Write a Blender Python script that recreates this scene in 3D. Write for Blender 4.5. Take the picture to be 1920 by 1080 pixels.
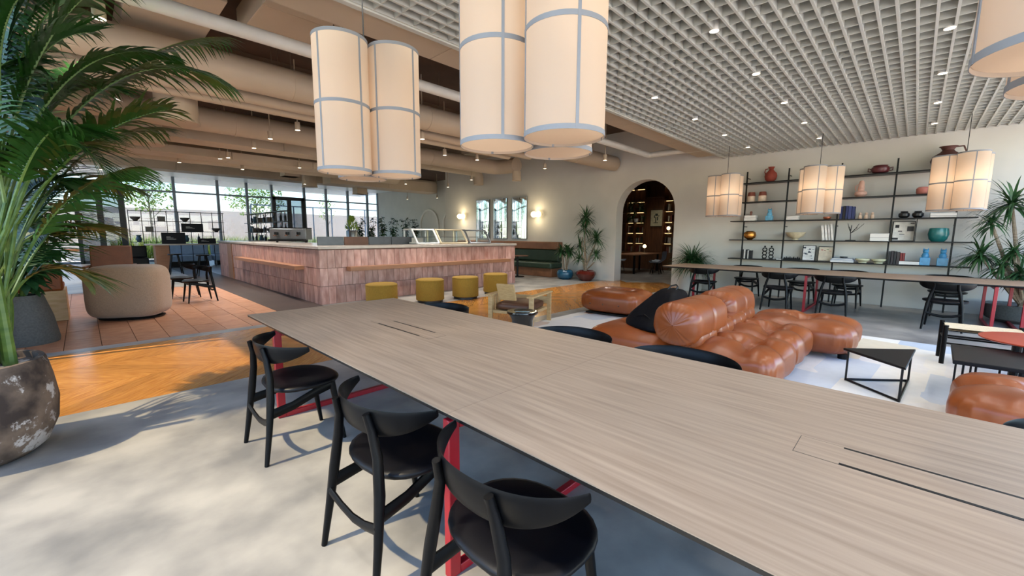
import bpy, math, random
from math import sin, cos, pi, radians as R
random.seed(7)
for o in list(bpy.data.objects): bpy.data.objects.remove(o)
S = bpy.context.scene
C = S.collection
# ---------------------------------------------------------------- camera
cam_d = bpy.data.cameras.new('camera'); cam = bpy.data.objects.new('camera', cam_d); C.objects.link(cam)
import mathutils
from mathutils import Vector as V, Matrix
_p, _r, _az, _f, H = .127116, .0055523, .769077, 776.57, 1.45
_fw = V((cos(_p)*cos(_az), cos(_p)*sin(_az), -sin(_p)))
_rt0 = V((sin(_az), -cos(_az), 0)); _up0 = _rt0.cross(_fw)
_rt = _rt0*cos(_r)+_up0*sin(_r); _up = _up0*cos(_r)-_rt0*sin(_r)
cam.matrix_world = Matrix(((_rt.x, _up.x, -_fw.x, 0), (_rt.y, _up.y, -_fw.y, 0), (_rt.z, _up.z, -_fw.z, H), (0, 0, 0, 1)))
cam_d.sensor_width = 36; cam_d.lens = 36*_f/1920; cam_d.clip_start = .02; cam_d.clip_end = 500
S.camera = cam
# ---------------------------------------------------------------- world, sun, exposure
W = bpy.data.worlds.new('sky'); S.world = W; W.use_nodes = True
wn = W.node_tree.nodes; wl = W.node_tree.links; wn.clear()
wo = wn.new('ShaderNodeOutputWorld'); wb = wn.new('ShaderNodeBackground')
sk = wn.new('ShaderNodeTexSky'); sk.sky_type = 'NISHITA'; sk.sun_disc = False
sk.sun_elevation = R(54); sk.sun_rotation = R(-90); sk.air_density = 1.2; sk.dust_density = .25; sk.ozone_density = 1.2
tn = wn.new('ShaderNodeMixRGB'); tn.blend_type = 'MULTIPLY'; tn.inputs[0].default_value = 1; tn.inputs[2].default_value = (.9, .965, 1.06, 1)
wl.new(sk.outputs[0], tn.inputs[1]); wl.new(tn.outputs[0], wb.inputs[0]); wb.inputs[1].default_value = 1.0
wl.new(wb.outputs[0], wo.inputs[0])
sd = bpy.data.lights.new('sun', 'SUN'); sun = bpy.data.objects.new('sun', sd); C.objects.link(sun)
sd.energy = 13; sd.angle = R(1.2); sd.color = (1, .76, .46)
sun.rotation_euler = V((.60, -.10, -.80)).to_track_quat('-Z', 'Y').to_euler()
def portal(name, loc, rot, sx, sy):
    d = bpy.data.lights.new(name, 'AREA'); d.shape = 'RECTANGLE'; d.size = sx; d.size_y = sy
    d.cycles.is_portal = True
    o = bpy.data.objects.new(name, d); C.objects.link(o); o.location = loc; o.rotation_euler = rot
portal('portal_side', (-1.3, 1.4, 1.8), (0, R(-90), 0), 3.5, 11.8)
portal('portal_lounge', (6, -2.6, 1.75), (R(90), 0, 0), 12, 3.4)
portal('portal_corner', (-1.3, 22.5, 2.1), (0, R(-90), 0), 4.0, 10.5)
portal('portal_garden', (6, 28.1, 2.1), (R(-90), 0, 0), 15, 4.3)
vs = S.view_settings
S.display_settings.display_device = 'sRGB'
vs.view_transform = 'Standard'; vs.look = 'None'; vs.gamma = 1; vs.use_curve_mapping = False; vs.exposure = 0.1
S.cycles.use_denoising = True
S.cycles.sample_clamp_indirect = 6; S.cycles.caustics_reflective = False; S.cycles.caustics_refractive = False
S.cycles.max_bounces = 7; S.cycles.transparent_max_bounces = 16

# ---------------------------------------------------------------- helpers
class MB:
    def __init__(s): s.v = []; s.f = []; s.mi = []; s.m = 0
    def _add(s, vs_, fs):
        b = len(s.v); s.v += [tuple(p) for p in vs_]
        for f in fs: s.f.append([b+i for i in f]); s.mi.append(s.m)
        return s
    def box(s, c, d, rz=0, rx=0, ry=0):
        hx, hy, hz = d[0]/2, d[1]/2, d[2]/2
        m = mathutils.Euler((rx, ry, rz)).to_matrix(); c = V(c)
        p = [c+m@V((x*hx, y*hy, z*hz)) for z in (-1, 1) for y in (-1, 1) for x in (-1, 1)]
        return s._add(p, [(0, 2, 3, 1), (4, 5, 7, 6), (0, 1, 5, 4), (2, 6, 7, 3), (0, 4, 6, 2), (1, 3, 7, 5)])
    def b2(s, a, b): # box by corners
        return s.box([(a[i]+b[i])/2 for i in range(3)], [abs(b[i]-a[i]) for i in range(3)])
    def tube(s, pts, r, n=8, cap=True, flat=1.0, up=None):
        pts = [V(p) for p in pts]; N = len(pts)
        rs = r if isinstance(r, (list, tuple)) else [r]*N
        vs_ = []; t0 = (pts[1]-pts[0]).normalized()
        u = V(up) if up else (V((0, 0, 1)) if abs(t0.z) < .9 else V((1, 0, 0)))
        for i, p in enumerate(pts):
            t = (pts[min(i+1, N-1)]-pts[max(i-1, 0)])
            t = t.normalized() if t.length > 1e-9 else t0
            a = u-t*u.dot(t)
            a = a.normalized() if a.length > 1e-6 else t.orthogonal().normalized()
            b = t.cross(a); u = a
            for k in range(n):
                th = 2*pi*(k+.5)/n; vs_.append(p+a*(cos(th)*rs[i]*flat)+b*(sin(th)*rs[i]))
        fs = [(i*n+k, i*n+(k+1) % n, (i+1)*n+(k+1) % n, (i+1)*n+k) for i in range(N-1) for k in range(n)]
        if cap: fs += [tuple(range(n-1, -1, -1)), tuple((N-1)*n+k for k in range(n))]
        return s._add(vs_, fs)
    def cyl(s, p0, p1, r0, r1=None, n=16, cap=True): return s.tube([p0, p1], [r0, r0 if r1 is None else r1], n, cap)
    def lathe(s, prof, n=24, c=(0, 0, 0), sx=1, sy=1):
        vs_ = []; fs = []; M_ = len(prof)
        for (r, z) in prof:
            for k in range(n): vs_.append((c[0]+r*cos(2*pi*k/n)*sx, c[1]+r*sin(2*pi*k/n)*sy, c[2]+z))
        for i in range(M_-1):
            for k in range(n): fs.append((i*n+k, i*n+(k+1) % n, (i+1)*n+(k+1) % n, (i+1)*n+k))
        if prof[0][0] > 1e-4: fs.append(tuple(range(n-1, -1, -1)))
        if prof[-1][0] > 1e-4: fs.append(tuple((M_-1)*n+k for k in range(n)))
        return s._add(vs_, fs)
    def prism(s, poly, z0, z1):
        n = len(poly); vs_ = [(x, y, z0) for x, y in poly]+[(x, y, z1) for x, y in poly]
        fs = [tuple(range(n-1, -1, -1)), tuple(range(n, 2*n))]+[(i, (i+1) % n, n+(i+1) % n, n+i) for i in range(n)]
        return s._add(vs_, fs)
    def sphere(s, c, r, n=16, m=10, sx=1, sy=1, sz=1):
        return s.lathe([(max(r*sin(pi*i/m), 1e-5), -r*cos(pi*i/m)*sz) for i in range(m+1)], n, c, sx, sy)
    def grid(s, fn, nu, nv, wrapu=False):
        vs_ = [fn(i/(nu if wrapu else nu-1), j/(nv-1)) for j in range(nv) for i in range(nu)]
        fs = [(j*nu+i, j*nu+(i+1) % nu, (j+1)*nu+(i+1) % nu, (j+1)*nu+i) for j in range(nv-1) for i in range(nu if wrapu else nu-1)]
        return s._add(vs_, fs)
    def mesh(s, name, mats, smooth=True, ang=35):
        me = bpy.data.meshes.new(name); me.from_pydata(s.v, [], s.f)
        for m_ in (mats if isinstance(mats, (list, tuple)) else [mats]): me.materials.append(m_)
        if any(s.mi): me.polygons.foreach_set('material_index', s.mi)
        if smooth:
            me.polygons.foreach_set('use_smooth', [True]*len(me.polygons)); me.set_sharp_from_angle(angle=R(ang))
        me.update(); return me
def O(name, mb, mat, parent=None, loc=None, rz=0, bevel=0, smooth=True, ang=35, subd=0):
    me = mb if isinstance(mb, bpy.types.Mesh) else mb.mesh(name, mat, smooth, ang)
    o = bpy.data.objects.new(name, me); C.objects.link(o)
    if parent: o.parent = parent
    if loc: o.location = loc
    if rz: o.rotation_euler.z = rz
    if bevel:
        b = o.modifiers.new('bevel', 'BEVEL'); b.width = bevel; b.segments = 2; b.limit_method = 'ANGLE'
    if subd:
        b = o.modifiers.new('sub', 'SUBSURF'); b.levels = subd; b.render_levels = subd
    return o
def tag(o, label, cat, group=None, kind=None):
    o['label'] = label; o['category'] = cat
    if group: o['group'] = group
    if kind: o['kind'] = kind
    return o
def T(name, label, cat, loc=(0, 0, 0), rz=0, group=None):
    o = bpy.data.objects.new(name, None); C.objects.link(o); o.empty_display_size = .1
    o.location = loc; o.rotation_euler.z = rz; return tag(o, label, cat, group)
def struct(o, label=None, cat=None):
    o['kind'] = 'structure'
    if label: o['label'] = label
    if cat: o['category'] = cat
    return o
def dup(root, loc, rz, label, group=None):
    def cp(o, par):
        c = o.copy(); C.objects.link(c); c.parent = par
        for ch in kids.get(o, []): cp(ch, c)
        return c
    kids = {}
    def walk(o):
        kids[o] = list(o.children)
        for ch in kids[o]: walk(ch)
    walk(root); r = cp(root, None); r.location = loc; r.rotation_euler.z = rz; r['label'] = label
    if group: r['group'] = group
    return r

# ---------------------------------------------------------------- materials
def srgb(c): return tuple(((x/255)/12.92 if x/255 <= .04045 else ((x/255+.055)/1.055)**2.4) for x in c)+(1,)
def M(name, col, rough=.5, metal=0, var=.12, scale=6, stretch=(1, 1, 1), bump=0, bscale=None, rand=0, col2=None, spec=.5, coat=0,
      emit=None, es=0, sheen=0, detail=4, rot=0, fac=None, alpha=None):
    m = bpy.data.materials.new(name); m.use_nodes = True; nt = m.node_tree; N = nt.nodes; L = nt.links
    b = N['Principled BSDF']; c = srgb(col)
    tc = N.new('ShaderNodeTexCoord'); mp = N.new('ShaderNodeMapping'); L.new(tc.outputs['Object'], mp.inputs[0])
    mp.inputs['Scale'].default_value = stretch; mp.inputs['Rotation'].default_value = (0, 0, rot)
    if rand:
        oi = N.new('ShaderNodeObjectInfo'); ml = N.new('ShaderNodeMath'); ml.operation = 'MULTIPLY'; ml.inputs[1].default_value = 37
        L.new(oi.outputs['Random'], ml.inputs[0]); L.new(ml.outputs[0], mp.inputs['Location'])
    nz = N.new('ShaderNodeTexNoise'); nz.inputs['Scale'].default_value = scale; nz.inputs['Detail'].default_value = detail
    L.new(mp.outputs[0], nz.inputs['Vector'])
    rp = N.new('ShaderNodeValToRGB'); L.new(nz.outputs[0], rp.inputs[0])
    lo, hi = fac or (.3, .7)
    rp.color_ramp.elements[0].position = lo; rp.color_ramp.elements[1].position = hi
    c2 = srgb(col2) if col2 else tuple(min(1, x*(1+var)) for x in c[:3])+(1,)
    c1 = c if col2 else tuple(x*(1-var) for x in c[:3])+(1,)
    rp.color_ramp.elements[0].color = c1; rp.color_ramp.elements[1].color = c2
    src = rp.outputs[0]
    if rand:
        hs = N.new('ShaderNodeHueSaturation'); mr = N.new('ShaderNodeMapRange')
        mr.inputs[3].default_value = 1-rand; mr.inputs[4].default_value = 1+rand
        L.new(oi.outputs['Random'], mr.inputs[0]); L.new(mr.outputs[0], hs.inputs['Value']); L.new(src, hs.inputs['Color']); src = hs.outputs[0]
    L.new(src, b.inputs['Base Color'])
    b.inputs['Roughness'].default_value = rough; b.inputs['Metallic'].default_value = metal
    b.inputs['Specular IOR Level'].default_value = spec; b.inputs['Coat Weight'].default_value = coat
    b.inputs['Sheen Weight'].default_value = sheen
    if emit: b.inputs['Emission Color'].default_value = srgb(emit); b.inputs['Emission Strength'].default_value = es
    if bump:
        bp = N.new('ShaderNodeBump'); bp.inputs['Strength'].default_value = bump; bp.inputs['Distance'].default_value = .01
        if bscale:
            n2 = N.new('ShaderNodeTexNoise'); n2.inputs['Scale'].default_value = bscale; n2.inputs['Detail'].default_value = 3
            L.new(mp.outputs[0], n2.inputs['Vector']); L.new(n2.outputs[0], bp.inputs['Height'])
        else: L.new(nz.outputs[0], bp.inputs['Height'])
        L.new(bp.outputs[0], b.inputs['Normal'])
    return m
def shader_mat(name, build):
    m = bpy.data.materials.new(name); m.use_nodes = True; nt = m.node_tree; nt.nodes.clear()
    out = nt.nodes.new('ShaderNodeOutputMaterial'); nt.links.new(build(nt.nodes, nt.links), out.inputs[0]); return m
def glass_mat(name, tint, refl=.08):
    def bld(N, L):
        t = N.new('ShaderNodeBsdfTransparent'); t.inputs[0].default_value = tint
        g = N.new('ShaderNodeBsdfGlossy'); g.inputs['Roughness'].default_value = .02; g.inputs[0].default_value = (.9, .95, 1, 1)
        lw = N.new('ShaderNodeLayerWeight'); lw.inputs[0].default_value = .12; fr = N.new('ShaderNodeMath'); fr.operation = 'MULTIPLY_ADD'; fr.inputs[1].default_value = .45; fr.inputs[2].default_value = .03; L.new(lw.outputs['Facing'], fr.inputs[0])
        x = N.new('ShaderNodeMixShader'); L.new(fr.outputs[0], x.inputs[0]); L.new(t.outputs[0], x.inputs[1]); L.new(g.outputs[0], x.inputs[2])
        return x.outputs[0]
    return shader_mat(name, bld)
m = {}
m['concrete'] = M('concrete', (122, 120, 117), .32, scale=2.1, detail=12, bump=.12, bscale=14, col2=(170, 165, 156), fac=(.34, .66))
m['bar_shade_floor'] = M('bar_shade_floor', (62, 48, 42), .45, var=.2, scale=2)  # dark brown of the shadow beside the bar, put into the floor colour
m['parquet'] = M('parquet', (158, 98, 42), .2, scale=5, stretch=(1.2, 14, 1), col2=(200, 140, 70), rand=.16, bump=.05, spec=.6)
m['terracotta'] = M('terracotta', (160, 108, 78), .4, scale=3, stretch=(2, 7, 1), col2=(190, 140, 108), rand=.12, bump=.05)
m['grout'] = M('grout', (92, 74, 64), .8)
m['plaster'] = M('plaster', (208, 205, 197), .75, var=.05, scale=1.2, bump=.03, bscale=40)
m['white_plaster'] = M('white_plaster', (214, 211, 202), .75, var=.04, scale=1.5)
m['taupe'] = M('taupe_paint', (188, 170, 146), .6, var=.06, scale=1.5)
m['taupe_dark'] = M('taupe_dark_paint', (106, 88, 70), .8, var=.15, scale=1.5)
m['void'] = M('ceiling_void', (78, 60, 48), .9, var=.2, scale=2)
m['pipe_white'] = M('pipe_white', (216, 212, 200), .5, var=.05)
m['fin'] = M('grid_paint', (192, 192, 182), .55, var=.05, scale=2)
m['black_frame'] = M('black_frame', (34, 36, 40), .4, var=.1)
m['mullion'] = M('grey_mullion', (120, 128, 138), .4, var=.05)
m['white_soffit'] = M('white_soffit', (238, 242, 238), .35, var=.03)
m['brick'] = M('glazed_brick', (152, 106, 94), .38, scale=9, stretch=(1, 1, .35), col2=(200, 160, 148), rand=.2, bump=.12)
m['mortar'] = M('mortar', (120, 92, 82), .9)
m['counter'] = M('counter_stone', (170, 160, 150), .25, var=.1)
m['rail_wood'] = M('rail_wood', (150, 104, 74), .45, var=.12, scale=4, stretch=(1, 8, 8))
m['oak'] = M('table_oak', (160, 135, 111), .4, scale=3.6, stretch=(11, .5, 3), col2=(188, 163, 137), detail=8, fac=(.3, .68), bump=.02)
m['oak_far'] = M('table_oak_dark', (150, 122, 98), .42, scale=3, stretch=(14, .6, 3), col2=(176, 148, 122), detail=6)
m['black_wood'] = M('black_wood', (9, 9, 10), .36, var=.2, scale=12, stretch=(1, 1, 6), spec=.16)
m['black_leather'] = M('black_leather', (7, 7, 12), .42, var=.2, scale=30, bump=.05, bscale=220, spec=.25)
m['black_edge'] = M('black_edge', (16, 15, 15), .45)
m['black_metal'] = M('black_metal', (14, 14, 16), .4, var=.1, spec=.25)
m['red_metal'] = M('red_metal', (150, 22, 34), .35, var=.08)
m['leather'] = M('tan_leather', (130, 63, 26), .31, scale=2.4, col2=(156, 82, 38), bump=.12, bscale=16, spec=.55)
m['tape'] = M('lamp_tape', (138, 138, 140), .8, var=.03)
m['cord'] = M('black_cord', (14, 14, 14), .6)
m['lens'] = M('lamp_lens', (255, 246, 225), .5, emit=(255, 236, 205), es=6)
m['led'] = M('led_strip', (255, 236, 200), .5, emit=(255, 216, 150), es=1.6)
m['globe'] = M('opal_globe', (255, 246, 225), .4, emit=(255, 226, 170), es=2.6)
m['mustard'] = M('mustard_fabric', (142, 108, 28), .85, var=.1, scale=40, bump=.08, bscale=200)
m['boucle'] = M('boucle', (162, 134, 110), .95, var=.12, scale=60, bump=.5, bscale=90, sheen=.3)
m['leaf'] = M('palm_leaf', (18, 50, 16), .38, scale=3, col2=(44, 88, 28), rand=.15)
m['leaf_dark'] = M('dark_leaf', (20, 48, 26), .45, scale=4, col2=(40, 78, 38))
m['leaf_drac'] = M('dracaena_leaf', (28, 60, 34), .45, scale=5, col2=(58, 96, 52))
m['leaf_lime'] = M('lime_leaf', (120, 160, 60), .5, scale=5, col2=(176, 200, 96))
m['stem_green'] = M('palm_stem', (58, 88, 34), .45, scale=6, col2=(104, 126, 56), stretch=(1, 1, 3))
m['bark'] = M('bark', (120, 104, 86), .85, scale=10, col2=(158, 144, 124), bump=.3, stretch=(1, 1, 4))
m['soil'] = M('soil', (30, 24, 20), .95, scale=40, bump=.5)
m['glass'] = glass_mat('tinted_glass', (.7, .73, .75, 1))
m['far_glass'] = glass_mat('solar_glass', (.52, .55, .58, 1))
m['case_glass'] = glass_mat('case_glass', (.93, .965, .96, 1))
m['mirror'] = M('mirror_glass', (230, 238, 240), .03, metal=1, var=.01)
m['walnut'] = M('walnut', (84, 52, 34), .45, scale=3, stretch=(6, 6, .8), col2=(116, 74, 46))
m['brown_leather'] = M('brown_leather', (92, 56, 36), .45, var=.2, scale=5)
m['pale_wood'] = M('pale_wood', (196, 164, 120), .5, scale=3, stretch=(2, 2, 10), col2=(216, 188, 148))
m['grey_pot'] = M('grey_pot', (82, 84, 82), .8, var=.2, scale=50, bump=.2)
m['steel'] = M('steel', (150, 154, 158), .3, metal=.9, var=.05)
m['white'] = M('white_paint', (226, 224, 218), .6, var=.03)
def fabric(N, L):
    d = N.new('ShaderNodeBsdfDiffuse'); d.inputs[0].default_value = srgb((212, 195, 176))
    t = N.new('ShaderNodeBsdfTranslucent'); t.inputs[0].default_value = srgb((236, 212, 184))
    x = N.new('ShaderNodeMixShader'); x.inputs[0].default_value = .5; L.new(d.outputs[0], x.inputs[1]); L.new(t.outputs[0], x.inputs[2])
    e = N.new('ShaderNodeEmission'); e.inputs[0].default_value = srgb((255, 230, 210)); e.inputs[1].default_value = .05
    a = N.new('ShaderNodeAddShader'); L.new(x.outputs[0], a.inputs[0]); L.new(e.outputs[0], a.inputs[1]); return a.outputs[0]
m['fabric'] = shader_mat('lantern_fabric', fabric)
# ================================================================ STRUCTURE
XW, YE, XL, YR = 11.8, 28.0, -1.3, -2.6        # shelf wall, far glazing, window wall by camera, lounge window wall
ZC = 4.6
# floor ---------------------------------------------------------------
fl = MB()
fl.b2((XL, YR, -.12), (XW+.4, 4.75, 0)); fl.b2((XL, 7.2, -.12), (XW, 7.42, 0)); fl.b2((3.32, 7.42, -.12), (XW, YE, 0))
fl.b2((XL, 14.35, -.12), (2.45, YE, 0)); fl.b2((XW, 4.75, -.12), (21, 14.6, -.001))
floor = struct(O('floor', fl, m['concrete'], smooth=False), 'pale grey polished concrete floor', 'floor')
O('floor_base', MB().b2((XL, 4.75, -.12), (XW, 7.2, -.014)).b2((XL, 7.42, -.12), (3.32, 14.35, -.014)), m['grout'], floor, smooth=False)
O('shade_strip', MB().b2((2.45, 7.42, -.014), (3.32, 14.35, 0)).b2((2.45, 14.35, -.014), (3.32, YE, 0.0005)), m['bar_shade_floor'], floor, smooth=False)  # shadow along the bar side, painted as a strip of darker floor
w = (7.2-4.75)/3; s_ = .21; pl = {}
for k in (1, -1):
    rz = k*pi/4; mm = Matrix.Rotation(-rz, 2); g = .0016
    poly = [(0+g, g), (s_-g, g), (s_-g+k*(w-2*g), w-g), (g+k*(w-2*g), w-g)]
    poly = [tuple(mm@V(p)) for p in poly]
    pl[k] = (MB().prism(poly, -.014, 0).mesh('plank', m['parquet'], smooth=False), rz)
for i in range(3):
    k = 1 if i % 2 == 0 else -1
    n = int((XW-XL+.9)/s_)
    for j in range(n):
        x = XL+.02+j*s_-(.0 if k > 0 else 0)
        x0, x1 = (x, x+s_+w) if k > 0 else (x-w, x+s_)
        if x0 < XL-.75 or x1 > XW+.85: continue
        O('plank', pl[k][0], None, floor, (x, 4.75+i*w, 0), pl[k][1])
tw, tl = .341, .69
tm = MB().box((tw/2, tl/2, -.007), (tw-.007, tl-.007, .014)).mesh('floor_tile', m['terracotta'], smooth=False)
for i in range(11):
    for j in range(10):
        O('floor_tile', tm, None, floor, (XL+i*tw, 7.42+j*tl+.003, random.uniform(-.0012, 0)))
# walls ---------------------------------------------------------------
def arch_wall(x0, x1, y0, y1, z1, ays):
    """wall with round-headed openings ays=[(y_a,y_b,spring)]"""
    mb = MB(); cur = y0
    for (a, b, sp) in sorted(ays):
        mb.b2((x0, cur, 0), (x1, a, z1)); r = (b-a)/2; cy = (a+b)/2; n = 20
        pts = [(cy-r*cos(pi*i/n), sp+r*sin(pi*i/n)) for i in range(n+1)]
        if sp > 0.01: pass
        for i in range(n):
            (ya, za), (yb, zb) = pts[i], pts[i+1]
            mb._add([(x0, ya, za), (x0, yb, zb), (x0, yb, z1), (x0, ya, z1), (x1, ya, za), (x1, yb, zb), (x1, yb, z1), (x1, ya, z1)],
                    [(0, 3, 2, 1), (4, 5, 6, 7), (0, 1, 5, 4), (3, 7, 6, 2)])
        cur = b
    mb.b2((x0, cur, 0), (x1, y1, z1)); return mb
struct(O('wall_right', arch_wall(XW, XW+.4, YR, 15.7, ZC, [(5.0, 6.86, 2.18)]), m['plaster'], smooth=False), 'pale grey plaster wall with tall round arch', 'wall')
struct(O('wall_back', MB().b2((XW+3.2, 15.7, 0), (XW+3.5, YE, ZC)).b2((XW+.4, 15.5, 0), (XW+3.5, 15.7, ZC)), m['white_plaster'], smooth=False), 'white wall beyond the mirrors', 'wall')
# glazed side walls out of frame: piers and a head only, open between
wl_ = MB()
for y in (-2.6, -1.0, 4.7, 7.2): wl_.b2((XL-.16, y-.035, 0), (XL, y+.035, ZC))
for y in (17, 19.2, 21.4, 23.6, 25.8, 28): wl_.b2((XL-.16, y-.06, 0), (XL, y+.06, ZC))
wl_.b2((XL-.16, 17, 3.55), (XL, YE, 3.63)).b2((XL-.16, 17, 0), (XL, YE, .1)).b2((XL-.16, 17, 4.35), (XL, YE, ZC)).b2((XL-.16, 7.3, 0), (XL, 17, ZC)).b2((XL-.16, YR, 3.62), (XL, 7.3, ZC)).b2((XL-.16, YR, 0), (XL, 7.3, .06))
wsd = struct(O('wall_left', wl_, m['plaster'], smooth=False), 'window wall beside the long table', 'wall')
for a, b in zip((17, 19.2, 21.4, 23.6, 25.8), (19.2, 21.4, 23.6, 25.8, 28)):
    for z0, z1 in ((.1, 3.55), (3.63, 4.35)): O('pane', MB().b2((XL-.09, a+.06, z0), (XL-.08, b-.06, z1)), m['far_glass'], wsd, smooth=False)
for a, b in zip((-2.6, -1.0, 4.7), (-1.0, 4.7, 7.2)): O('pane', MB().b2((XL-.09, a+.035, .06), (XL-.08, b-.035, 3.62)), m['glass'], wsd, smooth=False)
wl_ = MB().b2((XL, YR-.16, 3.45), (XW+.4, YR, ZC)).b2((XL, YR-.16, 0), (XW+.4, YR, .06))
for x in (-1.2, .9, 3.1, 5.3, 7.5, 9.7, 11.8): wl_.b2((x-.05, YR-.16, 0), (x+.05, YR, 3.5))
struct(O('wall_front', wl_, m['plaster'], smooth=False), 'window wall beside the lounge', 'wall')
# slab ceiling --------------------------------------------------------
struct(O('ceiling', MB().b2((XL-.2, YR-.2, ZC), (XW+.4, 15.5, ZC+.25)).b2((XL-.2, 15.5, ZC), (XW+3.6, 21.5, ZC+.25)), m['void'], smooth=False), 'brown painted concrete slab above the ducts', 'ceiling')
struct(O('ceiling_white', MB().b2((XL-.2, 21.5, 4.35), (XW+3.6, YE+3.5, 4.6)), m['white_soffit'], smooth=False), 'glossy white soffit along the far glazing', 'ceiling')
# egg-crate ceiling ---------------------------------------------------
grid = bpy.data.objects.new('ceiling_grid', None); C.objects.link(grid); struct(grid, 'sage painted open lattice ceiling of crossing fins', 'ceiling')
GZ0, GZ1 = 3.46, 3.56
fin = MB().b2((-1.2, -.011, GZ0), (XW, .011, GZ1)).mesh('fin', m['fin'], smooth=False)
y = 3.72; 
while y > YR+.1: O('fin', fin, None, grid, (0, y, 0)); y -= .1312
bl = MB().b2((-.006, YR+.05, GZ0+.004), (.006, 3.72, GZ1-.004)).mesh('blade', m['fin'], smooth=False)
x = -1.1
while x < XW-.02: O('blade', bl, None, grid, (x, 0, 0)); x += .208
O('edge_trim', MB().b2((-1.2, 3.73, GZ0-.015), (XW, 3.79, GZ1+.03)), m['fin'], grid, smooth=False)
# far glazing ---------------------------------------------------------
def gx(px, py): # point of the far glazing plane under a pixel
    d = _fw*_f+_rt*(px-960)+_up*(540-py); t = YE/d.y; return d.x*t, H+d.z*t
mull = [-1.2, .35, 1.95, 3.0, 4.65, 6.3, 8.05, 9.55, 11.0, 12.5, 14.0, 15.0]
gl = bpy.data.objects.new('window_1', None); C.objects.link(gl); struct(gl, 'tall glazed facade with grey mullions', 'window')
doors = [(-.1, 1.42), (8.22, 9.92)]
zt = 3.58
mz = [-1.2, 1.55, 3.55, 5.45, 6.85, 8.15, 10.0, 11.35, 12.8, 14.2, 15.0]
for x in mz: O('mullion', MB().b2((x-.06, YE-.1, 0), (x+.06, YE+.06, 4.4)), m['mullion'], gl, smooth=False)
O('transom', MB().b2((-1.3, YE-.06, zt-.04), (15, YE+.04, zt+.04)), m['mullion'], gl, smooth=False)
O('sill', MB().b2((-1.3, YE-.06, 0), (15, YE+.04, .1)), m['mullion'], gl, smooth=False)
for a, b in zip(mz[:-1], mz[1:]):
    O('pane', MB().b2((a+.06, YE-.01, zt+.04), (b-.06, YE+.01, 4.4)), m['far_glass'], gl, smooth=False)
    O('pane', MB().b2((a+.06, YE-.01, .1), (b-.06, YE+.01, zt-.04)), m['far_glass'], gl, smooth=False)
for i, (a, b) in enumerate([(-.02, 1.45), (8.25, 9.85)]):
    d = struct(O('door_%d' % (i+1), MB().b2((a-.1, YE-.2, 0), (a+.05, YE-.08, zt+.08)).b2((b-.08, YE-.2, 0), (b+.12, YE-.08, zt+.08)).b2((a-.1, YE-.2, zt-.1), (b+.12, YE-.08, zt+.1)).b2((a, YE-.2, 0), (b, YE-.08, .14)), m['black_frame'], smooth=False),
        ['black framed glass door behind the palm', 'black framed glass door behind the coffee machine'][i], 'door')
    O('stile', MB().b2(((a+b)/2-.11, YE-.2, .1), ((a+b)/2+.11, YE-.09, zt-.1)), m['black_frame'], d, smooth=False)
    O('pane', MB().b2((a, YE-.15, .14), (b, YE-.13, zt-.1)), m['far_glass'], d, smooth=False)
# ================================================================ TABLES
def long_table(name, label, x0, x1, y0, y1, seams, frames, slots, mat):
    t = T(name, label, 'table', ((x0+x1)/2, (y0+y1)/2, 0)); ox, oy = (x0+x1)/2, (y0+y1)/2
    ys = sorted([y0]+seams+[y1])
    for a, b in zip(ys[:-1], ys[1:]):
        O('tabletop', MB().b2((x0-ox, a-oy+.0012, .7385), (x1-ox, b-oy-.0012, .742)), mat, t)
    e = MB(); hx, hy, i_ = (x1-x0)/2, (y1-y0)/2, .03
    lv = [(.706, i_), (.724, .002), (.7385, .0)]; vv = []
    for z, k in lv: vv += [(-hx+k, -hy+k, z), (hx-k, -hy+k, z), (hx-k, hy-k, z), (-hx+k, hy-k, z)]
    e._add(vv, [(3, 2, 1, 0), (8, 9, 10, 11)]+[(4*l+i, 4*l+(i+1) % 4, 4*l+4+(i+1) % 4, 4*l+4+i) for l in (0, 1) for i in range(4)])
    O('edge_band', e, m['black_edge'], t, smooth=False)
    for fy in frames:
        for sx in (x0+.032, x1-.032):
            O('leg', MB().b2((sx-ox-.028, fy-oy-.02, .0), (sx-ox+.028, fy-oy+.02, .706)), m['red_metal'], t, bevel=.004)
        O('floor_bar', MB().b2((x0+.06-ox, fy-oy-.02, 0), (x1-.06-ox, fy-oy+.02, .04)), m['red_metal'], t, bevel=.004)
        O('top_bar', MB().b2((x0+.06-ox, fy-oy-.02, .66), (x1-.06-ox, fy-oy+.02, .706)), m['red_metal'], t, bevel=.004)
    for (sa, sb) in slots:
        cx = 1.664-ox
        O('cable_lid', MB().b2((cx-.072, sa-oy, .742), (cx+.072, sb-oy, .7426)), mat, t, smooth=False)
        O('lid_joint', MB().b2((cx-.0745, sa-oy-.002, .742), (cx+.0745, sb-oy+.002, .7422)), m['black_edge'], t, smooth=False)
        for sx in (-.067, .067):
            O('cable_slot', MB().b2((cx+sx-.006, sa-oy+.12, .7424), (cx+sx+.006, sb-oy-.12, .743)), m['black_edge'], t, smooth=False)
    return t
long_table('long_table', 'long pale oak table with red steel legs in the foreground', .957, 2.385, -1.6, 4.165, [1.28], [3.5, 1.3, -.9], [(2.33, 3.15), (-1.0, .23)], m['oak'])
long_table('long_table', 'long brown-topped table with red legs beside the shelf wall', 9.6, 11.0, -2.3, 4.3, [1.7, -.9], [3.55, 1.45, -.95, -1.25], [], m['oak_far'])
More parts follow.
